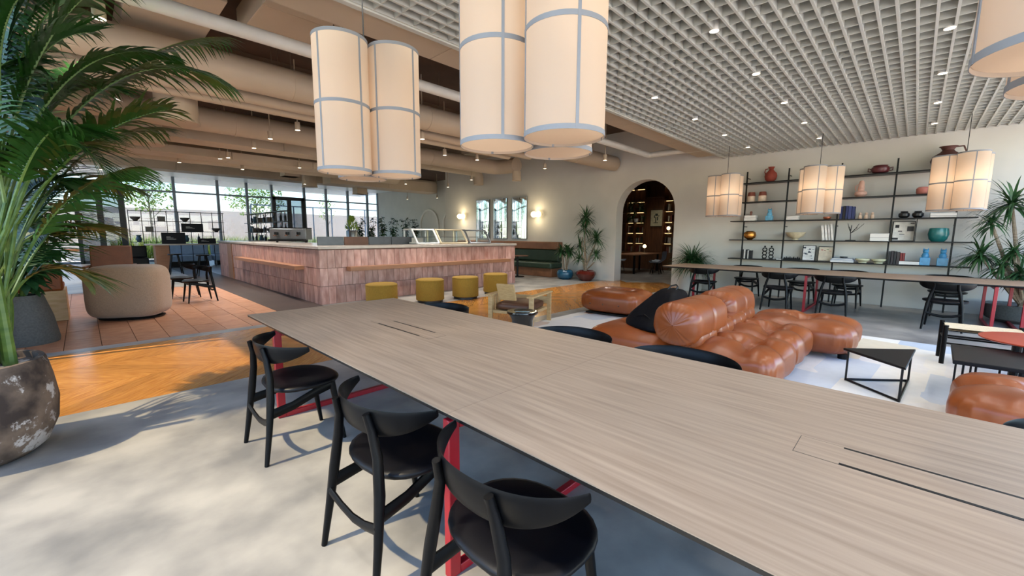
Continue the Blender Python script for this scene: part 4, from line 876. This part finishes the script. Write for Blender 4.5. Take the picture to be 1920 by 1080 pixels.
# far planters
random.seed(5)
for i in range(6):
    x = 10.6+i*.7
    p = T('planter_shrub', ORD[i]+' leafy shrub from the bar in the white planter row', 'shrub', (x, 21.8, 0), group='planter shrubs')
    O('planter', MB().b2((-.34, -.3, 0), (.34, .3, 1.25)), m['white'], p, bevel=.01)
    for k in range(4):
        h = random.uniform(.5, 1.25); a = random.uniform(0, 6.28); tip = V((.2*cos(a), .15*sin(a), 1.25+h))
        s = O('stem', MB().tube([(0.05*cos(a), .05*sin(a), 1.24), tuple(tip)], [.015, .006], 5), m['bark'], p); mb = MB()
        for j in range(30):
            t = random.uniform(.1, 1); q = V((0, 0, 1.25))*(1-t)+tip*t; b = random.uniform(0, 6.28)
            bigleaf(mb, q, (cos(b), sin(b), .3), random.uniform(.16, .3), random.uniform(.08, .13), 1)
        O('foliage', mb, m['leaf_dark'], s, smooth=False)
p = T('lime_shrub', 'small lime green conifer in a glass jar pot behind the bar', 'shrub', (7.4, 15.9, 0))
O('stand', MB().b2((-.35, -.3, 0), (.35, .3, 1.2)), m['mullion'], p, bevel=.01)
O('jar', MB().lathe([(.2, 1.2), (.22, 1.22), (.22, 1.55), (.2, 1.6), (.18, 1.6), (.18, 1.56)], 20), m['steel'], p)
mb = MB()
for j in range(220):
    t = random.random(); b = random.uniform(0, 6.28); r = .22*(1-t)**.6
    bigleaf(mb, (r*cos(b), r*sin(b), 1.58+t*.5), (cos(b)*.5, sin(b)*.5, .8), .14, .035, .2)
O('foliage', mb, m['leaf_lime'], p, smooth=False)
# ================================================================ LEFT SEATING AREA
o = T('boucle_chair', 'rounded beige boucle tub chair seen from behind', 'armchair', (.5, 9.65, 0), R(-26))
O('shell', cushion(1.04, .8, .88, e=.5, ev=.36, nu=64, nv=32), m['boucle'], o, (0, 0, .03), ang=70)
O('plinth', MB().lathe([(.42, 0), (.44, .03)], 40, sx=1.05, sy=.74), m['black_edge'], o)
o = T('leather_armchair', 'brown leather armchair with wooden frame facing the boucle chair', 'armchair', (.45, 14.3, 0), R(-8))
O('backrest', MB().box((0, .28, .82), (.78, .1, .62), rx=R(-10)), m['brown_leather'], o, bevel=.03); O('seat', MB().b2((-.36, -.4, .36), (.36, .3, .5)), m['brown_leather'], o, bevel=.03)
for sx in (-.42, .42):
    O('armrest', MB().b2((sx-.035, -.42, .62), (sx+.035, .34, .66)), m['walnut'], o, bevel=.006)
    for sy in (-.38, .3): O('leg', MB().cyl((sx, sy, 0), (sx, sy, .63), .022, n=8), m['walnut'], o)
O('seat_frame', MB().b2((-.4, -.38, .3), (.4, .3, .36)), m['walnut'], o)
m['orange_leather'] = M('orange_leather', (142, 76, 34), .45, var=.15)
o = T('crate_seat', 'low plywood bench with orange leather back behind the grey pot', 'bench', (-.62, 10.45, 0))
O('body', MB().b2((-.6, -.4, 0), (.36, .4, .5)), m['pale_wood'], o, bevel=.008); O('back_cushion', MB().b2((-.6, -.42, .5), (.34, -.3, .86)), m['orange_leather'], o, bevel=.03); O('seat_cushion', MB().b2((-.58, -.3, .5), (.34, .38, .6)), m['orange_leather'], o, bevel=.03)
for i, (x, y, a, l) in enumerate([(1.62, 10.95, 185, 'black chair beside the boucle chair nearest the bar'), (1.5, 11.9, 175, 'black chair behind the one beside the boucle chair')]):
    dup(ch, (x, y, 0), R(a), l, 'black chairs by the boucle chair')
o = T('high_table', 'tall table with brown end panel and dark top before the wire rack', 'table', (2.95, 20.4, 0))
O('tabletop', MB().b2((-1.35, -.4, 1.0), (1.3, .4, 1.05)), m['counter'], o, bevel=.005); O('end_panel', MB().b2((-1.1, -.34, 0), (-.7, .34, 1.0)), m['rail_wood'], o, bevel=.005); O('post', MB().b2((1.0, -.05, 0), (1.1, .05, 1.0)), m['black_metal'], o)
def bar_stool(x, y, l):
    o = T('bar_stool', l, 'stool', (x, y, 0), group='stools at the tall table')
    O('seat', MB().lathe([(.19, .68), (.2, .7), (.19, .72), (.001, .715)], 20), m['black_wood'], o)
    for k in range(4):
        a = k*pi/2+.78; O('leg', MB().cyl((.26*cos(a), .26*sin(a), 0), (.12*cos(a), .12*sin(a), .69), .018, .024, n=8), m['black_wood'], o)
    for k in range(4):
        a = k*pi/2+.78; b = a+pi/2; O('stretcher', MB().cyl((.21*cos(a), .21*sin(a), .25), (.21*cos(b), .21*sin(b), .25), .011, n=6), m['black_wood'], o)
bar_stool(2.25, 18.9, 'black stool at the tall table beside its brown panel'); bar_stool(2.85, 17.6, 'black stool at the tall table nearest the bar')
o = T('dark_armchair', 'dark armchair with cushion behind the brown armchair', 'armchair', (1.45, 21.6, 0))
O('seat', MB().b2((-.3, -.3, .1), (.3, .3, .5)), m['black_leather'], o, bevel=.03); O('backrest', MB().b2((-.3, .2, .5), (.3, .3, .95)), m['black_leather'], o, bevel=.03)
for sx in (-.25, .25): O('leg', MB().b2((sx-.03, -.25, 0), (sx+.03, .25, .1)), m['black_metal'], o)
m['pale_blue'] = M('pale_blue_fabric', (150, 170, 190), .9, var=.08)
for i, x in enumerate((3.3, 5.0)):
    o = T('window_sofa', ['pale blue low sofa behind the tall table', 'pale blue low sofa behind the bar end'][i], 'sofa', (x, 23.6, 0))
    O('seat', MB().b2((-.8, -.4, .2), (.8, .4, .48)), m['pale_blue'], o, bevel=.04); O('backrest', MB().b2((-.8, .25, .48), (.8, .45, .95)), m['pale_blue'], o, bevel=.04); O('base', MB().b2((-.7, -.3, 0), (.7, .3, .2)), m['black_metal'], o)
# wire rack with objects --------------------------------------------------
rk = T('wire_rack', 'thin black wire shelving with objects before the far glazing', 'shelving', (2.7, 22.4, 0))
for x in [-1.35+.39*i for i in range(9)]:
    O('upright', MB().b2((x-.012, -.012, 0), (x+.012, .012, 2.36)), m['black_metal'], rk, smooth=False)
for z in (1.1, 1.52, 1.94, 2.34): O('shelf_board', MB().b2((-1.35, -.12, z-.02), (1.8, .12, z)), m['black_metal'], rk, smooth=False)
rk2 = T('wire_rack', 'thin wire shelving of bottles running along the bar', 'shelving', (5.2, 18.8, 0))
for y in [-2.6+.65*i for i in range(9)]:
    O('upright', MB().b2((-.012, y-.012, 0), (.012, y+.012, 2.3)), m['black_metal'], rk2, smooth=False)
for z in (1.12, 1.5, 1.9, 2.28): O('shelf_board', MB().b2((-.13, -2.6, z-.02), (.13, 2.6, z)), m['black_metal'], rk2, smooth=False)
random.seed(13)
def rack_obj(x, y, z, k, l):
    if k == 'bowl': o = T('bowl', l, 'bowl', (x, y, z), group='objects on the wire racks'); O('body', MB().lathe([(.06, 0), (.15, .1), (.17, .16), (.15, .16)], 16), cm((70, 64, 60)), o)
    elif k == 'box': o = T('storage_box', l, 'box', (x, y, z), group='objects on the wire racks'); O('carton', MB().b2((-.12, -.08, 0), (.12, .08, .16)), cm((90, 84, 78)), o); O('lid', MB().b2((-.125, -.085, .16), (.125, .085, .19)), cm((60, 56, 54)), o)
    elif k == 'bottle': o = T('bottle', l, 'bottle', (x, y, z), group='objects on the wire racks'); O('body', MB().lathe([(.045, 0), (.045, .18), (.016, .23), (.016, .3)], 12), cm((40, 44, 48), .2), o); O('cap', MB().lathe([(.019, .3), (.019, .33)], 10), cm((150, 60, 40)), o)
    else: o = T('vase', l, 'vase', (x, y, z), group='objects on the wire racks'); O('body', MB().lathe([(.06, 0), (.1, .1), (.06, .22), (.08, .26), (.06, .25)], 14), cm((64, 88, 100)), o); O('rim', MB().lathe([(.08, .255), (.085, .265), (.07, .27)], 14), cm((50, 70, 80)), o)
for (dx, z, k, l) in [(-1.15, 1.94, 'bowl', 'dark bowl at the start of the top rack shelf'), (-.35, 1.94, 'box', 'dark box on the top rack shelf'), (.42, 1.94, 'bowl', 'wide bowl in the middle of the top rack shelf'), (-.75, 1.52, 'box', 'grey box on the second rack shelf'), (-1.1, 1.1, 'vase', 'blue grey vase on the low rack shelf'), (.42, 1.1, 'vase', 'dark vase beside the black monitor'), (.85, 1.1, 'bottle', 'dark bottle on the low rack shelf'), (1.5, 1.52, 'bowl', 'bowl at the rack end beside the bar')]: rack_obj(2.7+dx, 22.4, z, k, l)
for i in range(4):
    for j, z in enumerate((1.12, 1.5, 1.9)):
        for q in range(2):
            k = random.choice(('bottle', 'bottle', 'box', 'vase', 'bowl')); rack_obj(5.2, 16.5+i*1.25+q*.5, z, k, '%s on the %s shelf of the bar rack, %s from the bar front' % ({'bottle': 'dark bottle', 'box': 'brown box', 'vase': 'blue grey vase', 'bowl': 'dark bowl'}[k], ['low', 'middle', 'top'][j], ['first', 'second', 'third', 'fourth', 'fifth', 'sixth', 'seventh', 'eighth'][i*2+q]))
def board(x, y, z, w_, h, l):
    o = T('menu_screen', l, 'screen', (x, y, z)); O('frame', MB().b2((-w_/2, -.02, 0), (w_/2, .02, h)), m['black_metal'], o, bevel=.005); O('display', MB().b2((-w_/2+.02, -.025, .02), (w_/2-.02, -.02, h-.02)), cm((16, 17, 26), .7), o)
    for k in range(3): O('text_line', MB().b2((-w_*.3, -.027, h*(.4+.1*k)), (w_*.1-.08*k, -.025, h*(.43+.1*k))), m['white'], o)
board(2.45, 20.4, 1.05, .72, .42, 'black screen standing on the tall table'); board(3.5, 20.5, 1.05, .6, .2, 'low black screen at the end of the tall table'); board(3.35, 22.36, 1.52, .75, .34, 'black screen in the wire rack')
# ================================================================ MIRROR WALL
for i, (a, b) in enumerate([(12.72, 13.5), (11.7, 12.44), (10.64, 11.39)]):
    o = T('wavy_mirror', ['tall mirror nearest the pastry cases', 'middle one of three tall mirrors', 'tall mirror nearest the glowing wall globes'][i], 'mirror', (XW-.03, (a+b)/2, 1.3), group='three tall mirrors'); hw = (b-a)/2
    O('glass', MB().grid(lambda u, v: (-.012-.05*sin(pi*v*1.0)*.0-.02*(1-(2*u-1)**2), (u-.5)*2*hw, .02+v*1.56), 12, 8), m['mirror'], o)
    O('frame', MB().b2((-.02, -hw-.02, 0), (.03, -hw, 1.6)).b2((-.02, hw, 0), (.03, hw+.02, 1.6)).b2((-.02, -hw, 0), (.03, hw, .02)).b2((-.02, -hw, 1.58), (.03, hw, 1.6)).b2((0, -hw, .02), (.03, hw, 1.58)), m['steel'], o, smooth=False)
for i, (y, z) in enumerate([(14.4, 2.25), (10.07, 2.21)]):
    o = T('globe_sconce', ['twin globe wall lamp near the pastry cases', 'twin globe wall lamp beside the dracaena'][i], 'wall lamp', (XW, y, z), group='twin globe wall lamps')
    O('backplate', MB().b2((-.02, -.16, -.04), (0, -.08, .04)), m['brass'], o); O('arm', MB().cyl((-.1, -.16, 0), (-.1, .18, 0), .012, n=8).cyl((-.1, -.12, 0), (0, -.12, 0), .012, n=8), m['brass'], o)
    for dy in (-.08, .13): O('globe', MB().sphere((-.13, dy, 0), .115, 20, 12), m['globe'], o)
    d = bpy.data.lights.new('globe_glow', 'POINT'); d.energy = 20; d.color = (1, .8, .5); d.shadow_soft_size = .1; lo = bpy.data.objects.new('globe_glow', d); C.objects.link(lo); lo.parent = o; lo.location = (-.3, 0, 0)
m['green_leather'] = M('green_leather', (44, 60, 44), .5, var=.15); m['cognac'] = M('cognac_leather', (132, 88, 60), .5, var=.12)
o = T('banquette', 'built-in banquette in green and brown leather bands along the wall', 'bench', (11.45, 11.6, 0))
O('base', MB().b2((-.25, -2.65, 0), (.33, 2.9, .3)), m['cognac'], o, bevel=.015); O('seat', MB().b2((-.33, -2.68, .3), (.33, 2.9, .5)), m['green_leather'], o, bevel=.05)
O('backrest', MB().b2((.08, -2.68, .52), (.33, 2.9, .95)), m['green_leather'], o, bevel=.05); O('headrest', MB().b2((.04, -2.68, .95), (.33, 2.9, 1.22)), m['cognac'], o, bevel=.03)
o = T('cafe_table', 'small dark cafe table in front of the banquette', 'table', (10.55, 9.95, 0))
O('tabletop', MB().lathe([(.36, .72), (.38, .73), (.38, .745), (.001, .746)], 32), m['brown_leather'], o); O('column', MB().cyl((0, 0, .02), (0, 0, .72), .035, n=12), m['black_metal'], o); O('foot', MB().lathe([(.24, 0), (.24, .015), (.04, .03)], 28), m['black_metal'], o)
# white arches beyond
for i, y in enumerate((19.2, 21.6)):
    o = struct(O('trim_%d' % (i+1), MB().tube([(15.0-.05, y+.95*cos(pi-t*pi/16), 2.0+.95*sin(t*pi/16)) for t in range(17)], .06, 8).cyl((14.95, y-.95, 0), (14.95, y-.95, 2.0), .06, n=8).cyl((14.95, y+.95, 0), (14.95, y+.95, 2.0), .06, n=8), m['white']), 'white arch moulding beyond the planters', 'trim')
# ================================================================ LIBRARY BEYOND THE ARCH
m['dark_plaster'] = M('dark_plaster', (96, 84, 72), .8, var=.1)
struct(O('wall_library', MB().b2((17.6, 3.6, 0), (17.8, 14.4, 3.9)).b2((12.2, 3.4, 0), (17.8, 3.6, 3.9)).b2((12.2, 14.4, 0), (17.8, 14.6, 3.9)), m['walnut'], smooth=False), 'dark walnut panelled library walls beyond the arch', 'wall')
struct(O('ceiling_library', MB().b2((12.2, 3.4, 3.9), (17.8, 14.6, 4.1)), m['dark_plaster'], smooth=False), 'dark ceiling beyond the arch', 'ceiling')
bk = T('bookcase', 'dark walnut bookcase wall with lit shelves seen through the arch', 'bookcase', (17.4, 8.2, 0))
for y in (-1.9, -1.3, -.42, .42, .9, 1.3, 2.0, 2.7): O('upright', MB().b2((-.2, y-.03, 0), (.2, y+.03, 3.6)), m['walnut'], bk, smooth=False)
for z in (.75, 1.15, 1.6, 2.05, 2.5, 2.95, 3.5):
    O('shelf_board', MB().b2((-.2, .45, z-.03), (.2, 2.7, z)), m['walnut'], bk, smooth=False); O('shelf_board', MB().b2((-.2, -1.9, z-.03), (.2, -.45, z)), m['walnut'], bk, smooth=False)
    for (a, b) in ((.47, .87), (.93, 1.27), (-.8, -.45)):
        if z > 1: O('light_strip', MB().b2((-.1, a+.04, z-.05), (-.06, b-.04, z-.032)), m['led'], bk, smooth=False)
O('back_panel', MB().b2((-.02, -.39, .75), (.0, .39, 3.1)), m['walnut'], bk, smooth=False); O('cupboard', MB().b2((-.24, -1.9, 0), (.2, 2.7, .72)), m['walnut'], bk, smooth=False); O('top_board', MB().b2((-.2, -.45, 3.08), (.2, .45, 3.12)), m['walnut'], bk, smooth=False)
random.seed(4); nb = 0
for z in (.75, 1.15, 1.6, 2.05, 2.5):
    for BN, (a, b) in zip(('middle', 'deep', 'near'), ((.47, .87), (.93, 1.27), (-.8, -.46))):
        y = a+.03; nb = 0; ZN = {.75: 'bottom', 1.15: 'second', 1.6: 'third', 2.05: 'fourth', 2.5: 'top'}[z]
        while y < b-.08:
            th = random.uniform(.03, .06); hh = random.uniform(.2, .3)
            if random.random() < .6:
                o = T('book', '%s book in the %s library bay, %s shelf' % (ORD[nb], BN, ZN), 'book', (17.38, 8.2+y, z), group='books in the library bookcase'); O('cover', MB().b2((-.1, 0, 0), (.1, th, hh)), cm(random.choice([(170, 160, 150), (60, 50, 44), (120, 60, 50), (52, 70, 60), (200, 190, 170)])), o)
                nb += 1
            y += th+.012
o = T('framed_drawing', 'cream framed drawing on the library panel', 'picture', (17.34, 8.12, 1.85))
O('frame', MB().b2((-.02, -.28, 0), (.02, .28, .72)), m['black_metal'], o); O('paper', MB().b2((-.024, -.26, .02), (-.02, .26, .7)), cm((196, 186, 150), .7), o)
for (yy, zz, a, b) in ((.03, .3, .02, .12), (-.05, .34, .025, .08), (.0, .5, .06, .05), (.09, .42, .02, .06), (-.1, .45, .03, .02), (.02, .16, .1, .015)): O('ink_mark', MB().b2((-.027, yy-a, zz-b), (-.024, yy+a, zz+b)), cm((40, 44, 40), .7), o)
def lib_chair(x, y, a, l):
    o = T('shell_chair', l, 'chair', (x, y, 0), R(a), group='grey shell chairs in the library')
    def shell(u, v):
        t = (u-.5)*2; q = v; return (.22-.46*min(q*1.6, 1)-.06*max(0, q-.6), .24*t*(1-.15*q), .45-.03*(1-t*t)+max(0, q-.5)*.85+.06*t*t*(1-q))
    O('shell', MB().grid(shell, 12, 14), cm((150, 156, 166), .6), o, ang=70)
    for k in range(4): b = k*pi/2+.78; O('leg', MB().cyl((.24*cos(b), .24*sin(b), 0), (.12*cos(b), .12*sin(b), .44), .012, n=6), m['black_metal'], o)
lib_chair(15.2, 7.05, 100, 'grey shell chair nearest the library arch'); lib_chair(15.9, 7.3, 95, 'grey shell chair second from the library arch'); lib_chair(15.3, 8.7, -90, 'grey shell chair across the library table'); 
o = T('library_table', 'wooden library table beyond the arch', 'table', (15.6, 8.0, 0)); O('tabletop', MB().b2((-1.2, -.45, .71), (1.2, .55, .75)), m['rail_wood'], o, bevel=.006)
for sx in (-1, 1):
    for sy in (-.35, .45): O('leg', MB().b2((sx-.03, sy-.03, 0), (sx+.03, sy+.03, .71)), m['black_metal'], o)
for i, (x, y, z, l) in enumerate([(16.2, 8.05, .75, 'small white globe lamp on the library table'), (17.05, 7.45, 1.5, 'white globe lamp before the library picture')]):
    o = T('globe_lamp', l, 'lamp', (x, y, z)); O('stem', MB().cyl((0, 0, 0), (0, 0, .22), .01, n=8), m['brass'], o); O('base', MB().lathe([(.07, 0), (.07, .015), (.01, .02)], 16), m['brass'], o); O('globe', MB().sphere((0, 0, .27), .075, 16, 10), m['globe'], o)
    if i: o.parent = None; O('bracket', MB().cyl((0, 0, .01), (.35, 0, .01), .01, n=6), m['brass'], o)
for LK, (x, y) in enumerate(((14.2, 6.4), (14.2, 9), (16.2, 7.8))): spot_lamp(x, y, 3.7, ['added library fill light nearest the arch side wall', 'added library fill light over the far library corner', 'added library fill light over the table'][LK], 'added library fill lights', 45, top=3.9)  # added lamps that light the room besides its strips and globes
o = T('library_plant', 'trailing green plant on the library bookcase', 'plant', (17.1, 8.95, 2.05)); O('pot', MB().lathe([(.08, 0), (.1, .15), (.08, .15)], 16), m['white'], o); mb = MB()
for j in range(120):
    b = random.uniform(0, 6.28); e = random.uniform(-1, 1); bigleaf(mb, (.22*cos(b)*cos(e)*.6, .3*sin(b)*cos(e), .4+.55*e), (cos(b)*.4, sin(b), .1), .22, .08, 1.2)
O('foliage', mb, m['leaf_dark'], o, smooth=False)
# ================================================================ OUTSIDE
m['paving'] = M('paving', (232, 224, 212), .8, var=.06, scale=1); m['sandwall'] = M('sand_wall', (240, 214, 188), .9, var=.05, scale=.6)
struct(O('ground', MB().b2((-30, YE+.1, -.2), (60, 70, -.03)).b2((-30, -40, -.3), (60, YE+.1, -.13)), m['paving'], smooth=False), 'pale paving outside the glazing', 'ground')
struct(O('wall_garden', MB().b2((-20, 46, -.1), (50, 46.4, 3.5)), m['sandwall'], smooth=False), 'long sand coloured garden wall outside', 'wall')
def grass_bed(x, y, w_, d_, n, h, l):
    mb = MB()
    for i in range(n):
        p_ = V((random.uniform(-w_, w_), random.uniform(-d_, d_), 0)); a = random.uniform(0, 6.28)
        leafstrip(mb, p_, V((cos(a)*.35, sin(a)*.35, 1)), V((-sin(a), cos(a), 0)), h*random.uniform(.7, 1.2), .035, .7, 3)
    o = O('ornamental_grass', mb, m['leaf_lime'], None, (x, y, -.03), smooth=False); tag(o, l, 'grass', kind='stuff')
grass_bed(2.6, 33, 1.4, .6, 700, 1.5, 'feathery lime grass outside beside the first glass door'); grass_bed(7.6, 33, 3.0, .6, 1300, 1.45, 'feathery lime grass outside behind the wire racks'); grass_bed(13.5, 33, 2.6, .6, 1100, 1.4, 'feathery lime grass outside behind the lime shrub')
def tree(x, y, h, cr, l, n=900):
    o = T('garden_tree', l, 'tree', (x, y, -.03), group='young garden trees'); O('trunk', MB().tube([(0, 0, 0), (.05, 0, h*.4), (0, .05, h*.75)], [.09, .07, .03], 8), m['bark'], o)
    for k in range(6):
        a = k*1.05; O('branch', MB().tube([(0, 0, h*(.42+.05*k)), (cr*.4*cos(a), cr*.4*sin(a), h*(.55+.05*k)), (cr*.75*cos(a), cr*.75*sin(a), h*(.62+.05*k))], [.035, .02, .008], 6), m['bark'], o)
    mb = MB()
    for i in range(n):
        a = random.uniform(0, 6.28); e = math.asin(random.uniform(-1, 1)); r = cr*random.random()**.4
        p_ = V((r*cos(a)*cos(e), r*sin(a)*cos(e), h*.78+r*.9*sin(e)*h/(3.2*cr))); b = random.uniform(0, 6.28)
        bigleaf(mb, p_, (cos(b), sin(b), random.uniform(-.5, .5)), .26, .13, .6)
    O('crown', mb, m['leaf_lime'], o, smooth=False)
tree(3.4, 38, 5.6, 1.6, 'young lime green tree outside behind the palm tips'); tree(9.9, 38, 5.6, 2.1, 'fuller lime green tree outside behind the bar rack', 1300); tree(16.2, 40, 5, .9, 'thin bare young tree outside behind the lime shrub', 120); tree(-7, 24.5, 5.2, 2.0, 'lime green tree outside beyond the side glazing, nearer the terrace'); tree(-8, 30.5, 5.4, 2.0, 'lime green tree outside beyond the side glazing, at the corner'); grass_bed(-4.5, 24, .7, 4.5, 1500, 1.4, 'feathery lime grass bed outside the side glazing'); tree(-3, 38, 5.4, 1.8, 'lime green tree outside at the left of the first door')
o = T('garden_bench', 'orange brown planter bench outside the first door', 'bench', (.9, 32.2, -.03)); O('seat', MB().b2((-1.6, -.4, .5), (1.6, .4, .62)), cm((176, 110, 60)), o, bevel=.01); O('base', MB().b2((-1.5, -.3, 0), (1.5, .3, .5)), m['white'], o, bevel=.01)
fc = T('garden_railing', 'tall thin metal railing on the terrace outside', 'railing', (15, 36, -.03))
for i in range(9): O('post', MB().b2((-6+i*1.5-.04, -.04, 0), (-6+i*1.5+.04, .04, 3.6)), m['mullion'], fc, smooth=False)
O('top_rail', MB().b2((-6, -.04, 3.6), (6, .04, 3.68)), m['mullion'], fc, smooth=False)
